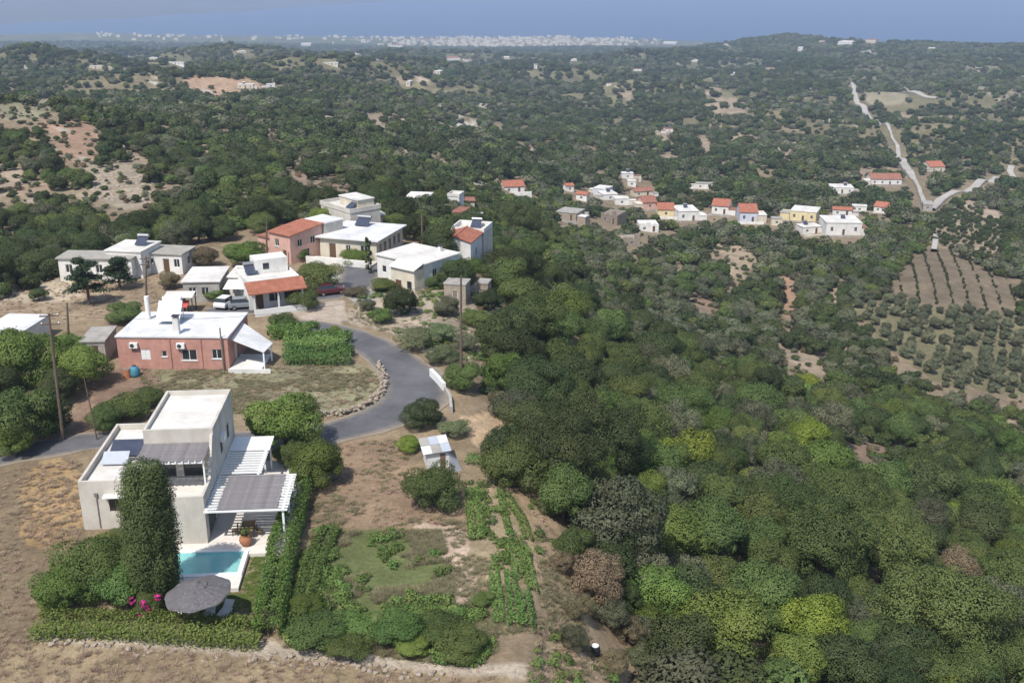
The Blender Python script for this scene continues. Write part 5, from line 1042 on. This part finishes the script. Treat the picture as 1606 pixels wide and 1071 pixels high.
cypress(249, 940, 728, 90, 'broad dark cypress standing before the villa and pool', 70000, .075, True)
cypress(579, 430, 372, 12, 'slim dark cypress beside the village street', 900, .16, False)
def pine(px, py, top, wpx, label):
    p, t = hit(px, py); d = ray(px, top); h = CAM_H + d[2] * (p.y / d[1]) - p.z; r = wpx * t / FPX / 2; e = empty('pine_tree', p, 0, label, 'tree', 'two pines'); g = np.random.default_rng(int(px) + 3)
    C = []; mb = MB(); mb.tube([(0, 0, -.3), (.1, 0, h * .5), (0, 0, h * .97)], [.22, .16, .04], 8)
    for k in range(30):
        z = g.uniform(.28, .98); a = g.uniform(0, 6.28); l = r * (1.05 - z * .62) * g.uniform(.6, 1.05); C.append((l * math.cos(a), l * math.sin(a), z * h)); mb.tube([(0, 0, z * h - .3), C[-1]], [.06, .02], 5)
    C = np.array(C); n = 6500; k = g.integers(0, 30, n); u = g.normal(0, 1, (n, 3)); u /= np.linalg.norm(u, axis=1, keepdims=True)
    w_ = g.uniform(.35, 1.02, n)[:, None]; base = C[k] * np.concatenate([w_, w_, np.ones((n, 1))], 1)
    V, F, t_ = leaves(base + u * np.array([.75, .75, .4]) * g.uniform(.3, 1, (n, 1)), u + (0, 0, .6), .2, .3, .7, None, g); o = bpy.data.objects.new('crown', fastmesh('crown', V, F, t_)); o.data.materials.append(M['leaf_pine']); link(o, e); mb.build('trunk', 'bark', e)
pine(140, 478, 402, 78, 'left pine with layered branches before the long white house'); pine(188, 455, 404, 52, 'right pine with rounded crown before the long white house')
# ---- hedges and vine patch
def hedge(name, label, pts, hgt, wid, m, dens=62, ls=.085):
    P = [Vector((hit(*q_)[0].x, hit(*q_)[0].y, 0)) for q_ in pts]; C = catmull(P, .3); n = int(len(C) * .3 * dens * 7); g = np.random.default_rng(len(C) + int(pts[0][0]))
    k = g.integers(0, len(C) - 1, n); c = np.array([(q_.x, q_.y) for q_ in C]); dv = np.gradient(c, axis=0); dv /= np.linalg.norm(dv, axis=1, keepdims=True); nv = np.stack([dv[:, 1], -dv[:, 0]], 1)
    a = g.uniform(0, math.pi, n); lump = .8 + .45 * vnoise(c[k, 0] * .9, c[k, 1] * .9, 7); rr = g.uniform(.7, 1.05, n)
    s = np.cos(a) * np.abs(np.cos(a)) ** -.45 * wid / 2 * rr * (.85 + .3 * lump); z = np.sin(a) ** .5 * hgt * lump * rr
    xy = c[k] + nv[k] * s[:, None] + dv[k] * g.uniform(-.2, .2, (n, 1)); zz = hz(xy[:, 0], xy[:, 1])
    Nn = np.stack([nv[k, 0] * np.cos(a), nv[k, 1] * np.cos(a), np.sin(a)], 1)
    o0 = Vector((C[0].x, C[0].y, ground(C[0].x, C[0].y))); e = empty(name, o0, 0, label, 'hedge')
    V, F, t_ = leaves(np.stack([xy[:, 0], xy[:, 1], zz + z], 1) - np.array(o0), Nn, ls, .6, .6, None, g); o = bpy.data.objects.new('foliage', fastmesh('foliage', V, F, t_)); o.data.materials.append(M[m]); link(o, e)
    mb = MB()
    for i in range(1, len(C), 4): mb.tube([Vector((C[i].x, C[i].y, ground(C[i].x, C[i].y) - .2)) - o0, Vector((C[i].x + random.uniform(-.1, .1), C[i].y, ground(C[i].x, C[i].y) + hgt * .8)) - o0], [.04, .02], 4)
    mb.build('stems', 'bark', e)['kind'] = 'stuff'
hedge('garden_hedge', 'clipped green hedge along the front of the pool garden', [(62, 992), (150, 988), (240, 994), (330, 1000), (418, 1006)], 1.25, 2.4, 'leaf_bright', 110)
hedge('garden_hedge', 'tall green hedge along the right side of the pool garden', [(420, 1004), (432, 940), (442, 885), (458, 825), (470, 780), (480, 748)], 1.8, 1.9, 'leaf_bright', 110)
hedge('plant_row', 'rough green row of plants right of the garden hedge', [(462, 985), (482, 930), (498, 880), (520, 835)], .8, 1.5, 'leaf_veg', 60)
hedge('vine_patch', 'bright green vine patch between brick house and road, front rows', [(452, 565), (500, 566), (555, 566)], 1.5, 3.2, 'leaf_veg', 90, .12)
hedge('vine_patch', 'bright green vine patch between brick house and road, back rows', [(450, 545), (500, 544), (548, 546)], 1.6, 4.0, 'leaf_veg', 90, .12)
hedge('vine_patch', 'leafy green strip behind the brick house porch', [(425, 527), (455, 527), (495, 532)], 1.7, 3.0, 'leaf_bright', 80, .12)
for i, (pts, hgt, wid) in enumerate(([[(742, 770), (744, 805), (748, 850)], .45, 1.15], [[(798, 850), (810, 880), (815, 905)], .4, 1.0], [[(800, 790), (818, 815), (830, 850)], .4, .8], [[(785, 770), (790, 800), (800, 840)], .3, .5], [[(822, 860), (830, 900), (838, 930)], .4, .7], [[(800, 900), (805, 940), (808, 985)], .4, .8], [[(822, 935), (826, 965), (828, 990)], .55, .9], [[(775, 900), (780, 940), (783, 980)], .35, .7], [[(735, 725), (765, 728), (790, 726)], .8, 1.2])):
    hedge('vegetable_row', ['wide bright vegetable row nearest the fig tree', 'wide bright vegetable row in the middle of the kitchen garden', 'vegetable row at the upper right of the kitchen garden', 'thin vegetable row left of the upper right row', 'vegetable row along the right edge of the kitchen garden', 'sparse vegetable row at the lower middle of the kitchen garden', 'leafy clump row at the lower right of the kitchen garden', 'thin yellowish row at the lower left of the kitchen garden', 'green strip of plants above the kitchen garden'][i], pts, hgt, wid, 'leaf_veg', 40, .085)
# ---- woods: where trees stand
BANK = [(540, 500), (560, 470), (680, 445), (790, 440), (800, 500), (770, 560), (800, 640), (800, 700), (745, 705), (700, 640), (600, 520)]
GARDEN_EDGE = [(800, 740), (852, 752), (880, 880), (900, 940), (985, 990), (985, 1200), (700, 1200), (700, 740)]
HPX = []
for n_, w_, d_, z_, a_, b_ in HOUSES: HPX.append(((a_.x + b_.x) / 2, (a_.y + b_.y) / 2 + d_ / 2, max(w_, d_) * .75))
for o in list(COL.objects):
    if o.parent is None and o.get('group') in ('houses of the far hamlet', 'distant houses'): HPX.append((o.location.x + 5, o.location.y - 1.0, 10.5))
HPX = np.array(HPX)
def allowed(x, y, margin=0.0):
    z = hz(x, y); px, py, t = project(x, y, z + 1.5); ok = np.ones(x.shape, bool); U_ = rng.uniform(0, 1, x.shape)
    ok &= ~(inpoly(px, py, PLATEAU) & (t < 260)); ok &= ~(inpoly(px, py, BANK) & (t < 200)); ok &= ~(inpoly(px, py, GARDEN_EDGE) & (t < 120))
    for poly, tm in CLEAR: ok &= ~(inpoly(px, py, poly) & (t > tm) & ((U_ > .07) | any(poly is q_ for q_ in (PLOUGH, GROVE, UPPER))))
    for hx, hy, hr in HPX: ok &= np.hypot(x - hx, y - hy) > hr
    d2 = np.full(x.shape, 1e9)
    for rx, ry, rw in ALLROAD[::1]: ok &= (x - rx) ** 2 + (y - ry) ** 2 > (rw + 1.2) ** 2
    for (a0, a1, b0, b1) in RECTS: ok &= ~((px > a0 - 3) & (px < a1 + 3) & (py > b0 + 3) & (py < b1 + 4 + 3200 / t))
    ok &= (px > -140) & (px < 1746) & (py < 1250)
    return ok, px, py, t
def kindof(x, y, px, py, rg_):
    a = fbm(np.array(x / 45), np.array(y / 45), 61, 3); b_ = rg_.random()
    if px < 760 or y > 420: return 'leaf_dark' if b_ < .62 else ('leaf_mid' if b_ < .87 else 'leaf_olive')
    if py < 520 and px > 900: return 'leaf_olive' if b_ < .5 else ('leaf_dark' if b_ < .75 else 'leaf_mid')
    if b_ < .006: return 'leaf_lime'
    if a < .44: return 'leaf_olive' if b_ < .5 else 'leaf_dark'
    return 'leaf_mid' if b_ < .52 else ('leaf_bright' if b_ < .60 else ('leaf_dark' if b_ < .88 else 'leaf_olive'))
# signature trees of the near wood
SIG = [('carob_tree', 'huge dark carob tree at the edge of the kitchen garden', 875, 705, 150, 'leaf_dark', None), ('carob_tree', 'dark carob joined to the right of the huge one', 950, 690, 135, 'leaf_dark', None), ('carob_tree', 'dark carob crown rising behind the huge one', 900, 660, 130, 'leaf_dark', None), ('carob_tree', 'dark tree above the huge carob', 845, 605, 125, 'leaf_dark', None),
       ('olive_tree', 'big grey green olive right of the kitchen garden', 965, 815, 190, 'leaf_olive', OL), ('thorn_bush', 'dry grey brown bush below the big grey olive', 935, 905, 110, 'leaf_dry', OL),
       ('lime_tree', 'bright lime yellow tree at the bottom of the wood', 1270, 975, 125, 'leaf_lime', None), ('walnut_tree', 'large mid green tree above the lime yellow tree', 1290, 850, 165, 'leaf_mid', None), ('walnut_tree', 'light topped tree right of the large mid green one', 1390, 860, 150, 'leaf_mid', None), ('walnut_tree', 'mid green tree just above the two large ones', 1325, 790, 140, 'leaf_mid', None), ('walnut_tree', 'spreading tree left above the large mid green one', 1235, 790, 120, 'leaf_mid', None),
       ('walnut_tree', 'bright green tree left of the lime yellow tree', 1130, 985, 150, 'leaf_bright', None), ('walnut_tree', 'fresh green tree at the lower left corner of the wood', 1030, 930, 115, 'leaf_bright', None),
       ('walnut_tree', 'light green tree overlapping the lime yellow tree', 1195, 930, 120, 'leaf_mid', None), ('olive_tree', 'small silver olive right of the lime yellow tree', 1372, 1030, 60, 'leaf_olive', OL),
       ('yellow_tree', 'yellow green tree in the middle of the wood', 1075, 715, 110, 'leaf_lime', None), ('yellow_tree', 'yellow green tree near the brown clearing', 1270, 690, 85, 'leaf_lime', None), ('yellow_tree', 'small yellow green tree near the upper clearing', 1268, 600, 40, 'leaf_lime', None),
       ('oak_tree', 'dark tree at the upper left of the slope wood beside the bank', 800, 420, 90, 'leaf_dark', None), ('oak_tree', 'dark crown on the ridge below the gabled house', 812, 345, 75, 'leaf_dark', None), ('oak_tree', 'olive green crown beside the ridge, below the stone huts', 835, 500, 95, 'leaf_mid', None),
       ('oak_tree', 'broad green tree at the lower right of the wood', 1480, 960, 200, 'leaf_mid', None), ('oak_tree', 'brown tinted tree right of the large mid green tree', 1500, 895, 85, 'leaf_dry', None), ('oak_tree', 'dark green tree left of the large mid green tree', 1120, 830, 120, 'leaf_mid', None),
       ('oak_tree', 'bright leafy tree below the yellow green tree', 1130, 905, 90, 'leaf_mid', None), ('dry_bush', 'tan dry bush among the grass at the wood edge', 985, 985, 60, 'leaf_dry', OL), ('oak_tree', 'bright green crown at the right edge of the photo', 1560, 780, 80, 'leaf_bright', None)]
SIG += [('dry_bush', 'low dry bush beside the lower kitchen garden', 905, 950, 55, 'leaf_dry', OL), ('dry_bush', 'straw coloured bush near the black barrel', 965, 1040, 60, 'leaf_dry', OL), ('dry_bush', 'grey dry bush above the black barrel', 900, 1000, 50, 'leaf_olive', OL), ('dry_bush', 'scraggy olive bush at the lower wood edge', 955, 960, 70, 'leaf_olive', OL), ('dry_bush', 'small tan bush under the big grey olive', 880, 880, 45, 'leaf_dry', OL), ('dry_bush', 'wide scraggy bush left of the prickly clump', 1005, 990, 70, 'leaf_olive', OL)]
for nme, lab, cx, cy, wp, m, ld_ in SIG: tree_px(nme, lab, 'bush' if 'bush' in nme else 'tree', cx, cy, wp, m, ld_)
# scatter over the near slopes
cand = []; cell = {}
def put(x, y, r, f=.80):
    k = (int(x // 6), int(y // 6))
    for i in range(-2, 3):
        for j in range(-2, 3):
            for (a, b_, c) in cell.get((k[0] + i, k[1] + j), ()):
                if (a - x) ** 2 + (b_ - y) ** 2 < ((c + r) * f) ** 2: return False
    cell.setdefault(k, []).append((x, y, r)); return True
for (x, y, r) in TREES: put(x, y, r)
NC = 30000; aa = rng.uniform(R(-33), R(33), NC); dd_ = np.sqrt(rng.uniform(50 ** 2, 420 ** 2, NC)); X = dd_ * np.sin(aa); Y = dd_ * np.cos(aa); ok, PX, PY, T_ = allowed(X, Y)
dens = fbm(X / 38, Y / 38, 77, 3); GUARD = np.zeros(NC, bool)
for poly, tm in CLEAR:
    ar = abs(sum(poly[i_][0] * poly[i_ - 1][1] - poly[i_ - 1][0] * poly[i_][1] for i_ in range(len(poly)))) / 2
    if ar > 420 and poly is not UPPER:
        for sh in (2600, 5200): GUARD |= inpoly(PX, PY - sh / np.maximum(T_, 50), poly)
prg = random.Random(5)
for i in np.argsort(-rng.uniform(0, 1, NC) - (dd_ < 140) * .5):
    if not ok[i]: continue
    left = PX[i] < 760
    if left and 150 < PY[i] < 330 and prg.random() < np.interp(PX[i], [0, 240, 330, 640], [.66, .62, .38, .22]): continue
    if GUARD[i]: continue
    if dens[i] < (.48 if left else .33) and prg.random() < .8: continue
    r = prg.uniform(1.7, 3.3) * (1.25 if dd_[i] < 170 and not left else 1.0) * (1.0 if prg.random() < .8 else .65)
    if put(X[i], Y[i], r, .60): cand.append((X[i], Y[i], r, PX[i], PY[i], T_[i]))
cand.sort(key=lambda c: -c[2] / c[5])
LAB = {'leaf_dark': ('wood_tree', 'dark green broadleaf tree in the woods'), 'leaf_mid': ('wood_tree', 'mid green broadleaf tree in the woods'), 'leaf_bright': ('wood_tree', 'fresh green broadleaf tree in the woods'), 'leaf_olive': ('wild_olive', 'grey green wild olive in the woods'), 'leaf_lime': ('wood_tree', 'yellow green tree in the woods')}
rest = []; nind = 0
def zone(c):
    px, py = c[3], c[4]
    if px < 760: return ' on the hills left of the village' if px < 420 else ' behind the near village'
    if py > 880: return ' at the bottom right of the photo'
    if py > 700: return ' right of the big carob' if px < 1250 else ' at the right edge below the clearings'
    return ' below the near ridge' if px < 1050 else ' between the hamlet and the near wood'
for c in cand:
    m = kindof(c[0], c[1], c[3], c[4], prg)
    if nind < 290 and -20 < c[3] < 1626 and c[4] < 1090:
        big = c[2] / c[5] * FPX > 24
        tree(LAB[m][0], LAB[m][1] + zone(c), 'tree', c[0], c[1], c[2], m, (OL if m == 'leaf_olive' and big else LOD0) if big else LOD1, 'trees of the woods' + zone(c) + ', ' + m.split('_')[1], prg.uniform(.85, 1.15)); nind += 1
    else: rest.append((c[0], c[1], c[2], m, c[5]))
# olive groves in rows, young trees on the ploughed plot
def rows(poly, sx, sy, r, m, name, label, group, jit=.25, tmin=150, lim=130, rot=0.0):
    P = np.array([tuple(hit(*q_)[0])[:2] for q_ in poly]); x0, y0 = P.min(0); x1, y1 = P.max(0); k = 0; cxm, cym = (x0 + x1) / 2, (y0 + y1) / 2
    L_ = max(x1 - x0, y1 - y0); lst = []
    for a in np.arange(-L_, L_, sx):
        for b_ in np.arange(-L_, L_, sy):
            x = cxm + a * math.cos(rot) - b_ * math.sin(rot) + random.uniform(-jit, jit); y = cym + a * math.sin(rot) + b_ * math.cos(rot) + random.uniform(-jit, jit)
            pp = project(np.array(x), np.array(y), hz(x, y))
            if inpoly(pp[0], pp[1], poly) and pp[0] < 1640 and random.random() < .93: lst.append((float(pp[2]), x, y))
    lst.sort()
    for t, x, y in lst:
        if k < lim: tree(name, label, 'tree', x, y, r * random.uniform(.65, 1.25), m, LOD1, group, .9); k += 1
        else: rest.append((x, y, r, m, t))
rows(GROVE, 4.8, 4.6, 1.85, 'leaf_olive', 'olive_tree', 'grey green olive in the regular rows of the grove', 'olives of the planted grove', .5, lim=170, rot=.35)
rows([(x, y) for x, y in PLOUGH], 4.6, 1.9, .46, 'leaf_dark', 'young_tree', 'small young tree in the straight rows on the ploughed plot', 'young trees on the ploughed plot', .3, lim=290, rot=-.30)
rows(UPPER, 5.5, 5.0, 1.4, 'leaf_dark', 'plot_tree', 'small dark tree on the tan plot above the ploughed one', 'trees of the tan plot', .5, lim=90)
# far woodland: log-polar jittered stand
def band(d0, d1, kr, cover, seed):
    g = np.random.default_rng(seed); st = 2 * kr * .82; nl = int(math.log(d1 / d0) / st); na = int(R(62) / st)
    A_, Lg = np.meshgrid(np.arange(na), np.arange(nl)); A_ = (A_ + g.uniform(-.5, .5, A_.shape)) * st - R(31); D_ = d0 * np.exp((Lg + g.uniform(-.5, .5, Lg.shape)) * st)
    x = (D_ * np.sin(A_)).ravel(); y = (D_ * np.cos(A_)).ravel(); ok, px, py, t = allowed(x, y); f = fbm(A_.ravel() * 30, np.log(D_.ravel()) * 30, 83, 4)
    ok &= (f > cover) | (g.uniform(0, 1, len(x)) < .25); ok &= hz(x, y) > SEA + 3
    return x[ok], y[ok], kr * t[ok] * (.5 + 1.1 * g.uniform(0, 1, ok.sum()) ** 1.5)
for (a, b_, kr, cv, sd) in ((420, 800, .0058, .40, 1), (800, 1700, .0030, .47, 2), (1700, 4200, .0024, .49, 3)):
    x, y, r = band(a, b_, kr, cv, sd)
    reg = fbm(np.arctan2(x, y) * 16, np.log(np.hypot(x, y)) * 16, 93, 3); dk = np.clip((.68 - reg) * 3.2, .2, .88)
    for i in range(len(x)):
        q_ = prg.random(); rest.append((x[i], y[i], min(r[i], 4.2 if a < 800 else 8), 'leaf_dark' if q_ < dk[i] else ('leaf_mid' if q_ < dk[i] + (1 - dk[i]) * .35 else 'leaf_olive'), 1e4))
# ---- instancing helper for what nobody could count
def scatter(name, label, pts, protos, cat, squash=1.0):
    """pts: (x,y,z,scale,pick)"""
    pc = bpy.data.collections.new(name + '_sources')
    for i, (me_, m) in enumerate(protos):
        o = bpy.data.objects.new('%s_source_%02d' % (name, i), me_); pc.objects.link(o); slot(o, m)
    A_ = np.array(pts, float); n = len(A_); me_ = bpy.data.meshes.new(name); me_.vertices.add(n); me_.vertices.foreach_set('co', A_[:, :3].astype(np.float32).ravel())
    def attr(nm, ty, key, val): a = me_.attributes.new(nm, ty, 'POINT'); a.data.foreach_set(key, val)
    sc = np.stack([A_[:, 3], A_[:, 3], A_[:, 3] * squash * rng.uniform(.8, 1.15, n)], 1)
    attr('size', 'FLOAT_VECTOR', 'vector', sc.astype(np.float32).ravel()); attr('turn', 'FLOAT_VECTOR', 'vector', np.stack([np.zeros(n), np.zeros(n), rng.uniform(0, 6.28, n)], 1).astype(np.float32).ravel()); attr('pick', 'INT', 'value', A_[:, 4].astype(np.int32))
    o = tag(link(bpy.data.objects.new(name, me_)), label, cat, kind='stuff')
    ng = bpy.data.node_groups.new(name, 'GeometryNodeTree'); ng.interface.new_socket('Geometry', in_out='INPUT', socket_type='NodeSocketGeometry'); ng.interface.new_socket('Geometry', in_out='OUTPUT', socket_type='NodeSocketGeometry')
    gi = ng.nodes.new('NodeGroupInput'); go = ng.nodes.new('NodeGroupOutput'); ci = ng.nodes.new('GeometryNodeCollectionInfo'); ip = ng.nodes.new('GeometryNodeInstanceOnPoints')
    ci.inputs[0].default_value = pc; ci.inputs[1].default_value = True; ci.inputs[2].default_value = True; ip.inputs['Pick Instance'].default_value = True
    def na_(nm, ty): x = ng.nodes.new('GeometryNodeInputNamedAttribute'); x.data_type = ty; x.inputs[0].default_value = nm; return x.outputs[0]
    lk = ng.links.new; lk(gi.outputs[0], ip.inputs['Points']); lk(ci.outputs[0], ip.inputs['Instance']); lk(na_('pick', 'INT'), ip.inputs['Instance Index']); lk(na_('turn', 'FLOAT_VECTOR'), ip.inputs['Rotation']); lk(na_('size', 'FLOAT_VECTOR'), ip.inputs['Scale']); lk(ip.outputs[0], go.inputs[0])
    md = o.modifiers.new('scatter', 'NODES'); md.node_group = ng; return o
kinds = ['leaf_dark', 'leaf_mid', 'leaf_olive', 'leaf_bright', 'leaf_lime']
protos = [(me_, k) for k in kinds for me_ in LOD1] + [(me_, k) for k in kinds for me_ in LOD2]; n1_ = len(kinds) * 4
rx = np.array([c[0] for c in rest]); ry = np.array([c[1] for c in rest]); rz_ = hz(rx, ry)
pts = []
for i, c in enumerate(rest):
    ki = kinds.index(c[3]) * 4 + prg.randrange(4); pts.append((c[0], c[1], rz_[i] - .1 * c[2], c[2], ki if c[4] < 330 else n1_ + ki))
scatter('far_woodland', 'mass of far trees and scrub covering the hills down to the coast', pts, protos, 'woodland', .9)
print('TREES individual', nind, 'rest', len(rest), 'cand', len(cand))
# ---- grass, weeds, rocks
def tuft(seed, n, h, w):
    g = np.random.default_rng(seed); V = []; F = []
    for k in range(n):
        a = g.uniform(0, 6.28); r = g.uniform(0, w * .5); b_ = np.array([r * math.cos(a), r * math.sin(a), -.03]); l = g.uniform(.5, 1) * h; a2 = g.uniform(0, 6.28); tip = b_ + np.array([math.cos(a2) * w * g.uniform(.2, .8), math.sin(a2) * w * g.uniform(.2, .8), l]); sd = np.array([-math.sin(a2), math.cos(a2), 0]) * w * .04
        V += [b_ - sd, b_ + sd, tip + sd * .25, tip - sd * .25]; F.append([len(V) - 4, len(V) - 3, len(V) - 2, len(V) - 1])
    return fastmesh('tuft', np.array(V), np.array(F), g.uniform(0, 1, len(F)))
TUF = [tuft(i, 34, .42, .75) for i in range(3)]; WEED = [crown_mesh('weed', 400 + i, 260, .11, 8, vr=.5, cz_=.4) for i in range(3)]
for me_ in TUF + WEED: me_.materials.append(M['grass_dry'])
def fill(polys, n, smin, smax, pick, tmax=170, nzs=None, off=0.0):
    out = []
    for poly, share in polys:
        x0 = min(p[0] for p in poly); x1 = max(p[0] for p in poly); y0 = min(p[1] for p in poly); y1 = max(p[1] for p in poly)
        k = 0; tries = 0; want = int(n * share)
        while k < want and tries < want * 4:
            m_ = want - k + 50; px = rng.uniform(x0, x1, m_); py = rng.uniform(y0, y1, m_); tries += m_
            ins = inpoly(px, py, poly); px, py = px[ins], py[ins]
            u = (px - CX) / FPX; v = (py - CY) / FPX; t = -CAM_H / (-sP - v * cP); x = u * t; y = (cP - v * sP) * t
            keep = np.ones(len(x), bool)
            if nzs: keep = fbm(x / nzs, y / nzs, 91, 3) > .48
            for rx_, ry_ in ROADXY[::2]: keep &= np.hypot(x - rx_, y - ry_) > 3.6
            lx_ = (x - VO.x) * math.cos(VR) + (y - VO.y) * math.sin(VR); ly_ = -(x - VO.x) * math.sin(VR) + (y - VO.y) * math.cos(VR)
            keep &= ~((lx_ > -10.6) & (lx_ < 7.1) & (ly_ > -6.8) & (ly_ < 14.8))
            x, y = x[keep], y[keep]; z = hz(x, y)
            for i in range(len(x)):
                if k >= want: break
                out.append((x[i], y[i], z[i] + off, random.uniform(smin, smax), random.choice(pick))); k += 1
    return out
FG = [(-150, 1160), (-100, 1010), (60, 1005), (420, 1030), (760, 1062), (1000, 1080), (1000, 1160)]
LEFT = [(-150, 1000), (-150, 735), (130, 722), (140, 840), (60, 960), (40, 1010)]
EDGE = [(830, 760), (860, 770), (900, 900), (985, 990), (1010, 1100), (820, 1100), (850, 950)]
MIDF = [(215, 575), (560, 572), (598, 585), (600, 605), (540, 640), (380, 650), (240, 640)]
STRIP = [(490, 690), (640, 690), (640, 750), (720, 820), (480, 830)]
VILL = [(0, 440), (330, 420), (330, 470), (180, 490), (0, 520)]
BNK = [(545, 500), (560, 470), (680, 445), (770, 440), (800, 500), (770, 560), (700, 565), (600, 520)]
pts = fill([(FG, .42), (LEFT, .22), (EDGE, .16), (STRIP, .06), (ell(85, 790, 60, 80), .10)], 3400, .3, .75, [0, 1, 2]) + fill([(MIDF, .5), (VILL, .3), (BNK, .2)], 1800, .35, .7, [0, 1, 2])
scatter('dry_grass', 'dry straw coloured grass tufts over the fields', pts, [(m_, 'grass_dry') for m_ in TUF], 'grass', .8)
PLOT = [(490, 828), (690, 832), (715, 930), (690, 970), (450, 970)]; LOW = [(450, 950), (770, 960), (780, 1020), (740, 1045), (450, 1015)]
pts = fill([(PLOT, .32), (STRIP, .03), (MIDF, .22), (BNK, .10), (EDGE, .12), (LOW, .12), ([(690, 815), (760, 820), (860, 990), (740, 1000)], .06), ([(590, 430), (680, 430), (690, 450), (560, 475)], .04)], 9500, .3, .8, [0, 1, 2], nzs=3.5)
scatter('green_grass', 'olive green grass and weeds over the plots', pts, [(m_, 'grass_olive') for m_ in TUF], 'grass', .7)
pts = fill([(LOW, .4), (PLOT, .14), ([(725, 750), (800, 750), (850, 985), (770, 1000), (740, 880)], .06), (BNK, .12), (EDGE, .06), ([(500, 830), (530, 830), (500, 950), (455, 960)], .08), ([(590, 430), (680, 430), (690, 450), (560, 475)], .04)], 1500, .25, .75, [0, 1, 2], nzs=3)
scatter('weeds', 'low leafy green weeds at plot edges and banks', pts, [(m_, 'leaf_veg') for m_ in WEED], 'weeds', .9)
pool_lawn = [(385, 925), (425, 900), (415, 990), (290, 990), (290, 965), (360, 965)]
lawn = []
for k in range(2600):
    x, y = random.uniform(-4, 7.4), random.uniform(-9.3, -1.7)
    if (x < 3.6 and y > -6.7): continue
    q_ = vw(x, y); lawn.append((q_[0], q_[1], ground(*q_), random.uniform(.25, .45), random.randrange(3)))
scatter('lawn', 'green lawn of the pool garden', lawn, [(m_, 'leaf_bright') for m_ in TUF], 'grass', .5)
scrub = []
NS = 9000; aa = rng.uniform(R(-30), R(30), NS); dd_ = np.sqrt(rng.uniform(60 ** 2, 520 ** 2, NS)); X = dd_ * np.sin(aa); Y = dd_ * np.cos(aa); Z = hz(X, Y); pp = project(X, Y, Z)
okk = ~(inpoly(pp[0], pp[1], PLATEAU) & (pp[2] < 260)) & ~inpoly(pp[0], pp[1], GARDEN_EDGE)
for hx, hy, hr in HPX: okk &= np.hypot(X - hx, Y - hy) > hr
for poly in (PLOUGH, UPPER, GROVE): okk &= ~inpoly(pp[0], pp[1], poly)
for i in np.nonzero(okk)[0]: scrub.append((X[i], Y[i], Z[i], random.uniform(.4, 1.2), random.choice([0, 0, 1, 2, 2, 3])))
scatter('scrub', 'low scrub between the trees and on the clearings', scrub, [(LOD2[0], 'leaf_dark'), (LOD2[1], 'leaf_mid'), (LOD2[2], 'leaf_olive'), (LOD2[3], 'leaf_dry')], 'scrub', .7)
rocks = []
for (poly, n_, a, b_) in ((BNK, 260, .2, .9), ([(150, 260), (240, 260), (240, 325), (140, 310)], 260, .5, 1.6), ([(0, 445), (80, 430), (120, 450), (0, 480)], 60, .3, .9), ([(55, 1003), (420, 1022), (860, 1045), (860, 1068), (420, 1045), (55, 1018)], 420, .12, .4), ([(715, 650), (790, 645), (800, 690), (745, 700)], 40, .15, .4)):
    for k in range(n_):
        x0 = min(p[0] for p in poly); x1 = max(p[0] for p in poly); y0 = min(p[1] for p in poly); y1 = max(p[1] for p in poly); px, py = random.uniform(x0, x1), random.uniform(y0, y1)
        if inpoly(px, py, poly): p, t = hit(px, py); rocks.append((p.x, p.y, p.z, random.uniform(a, b_), random.randrange(6)))
sp = []
for me_ in stone_meshes: sp.append((me_.copy(), 'stone'))
scatter('loose_rocks', 'loose pale stones on banks and field edges', rocks, sp, 'stones', .7)
# ================================================================ HAZE over the whole country
mb = MB(); mb.box(-21500, 21500, -400, 21500, SEA - 160, 420)
hzm = bpy.data.materials.new('haze'); hzm.use_nodes = True; N = hzm.node_tree.nodes; N.remove(N['Principled BSDF'])
pv = N.new('ShaderNodeVolumePrincipled'); pv.inputs['Color'].default_value = (.64, .77, 1.0, 1); pv.inputs['Density'].default_value = .00016; pv.inputs['Anisotropy'].default_value = .2
hzm.node_tree.links.new(pv.outputs[0], N['Material Output'].inputs['Volume']); M['haze'] = hzm
o = mb.build('haze', 'haze'); tag(o, 'thin bluish haze in the air over the plain', 'haze', kind='stuff')
for h_ in HOUSES: print(h_[:4])
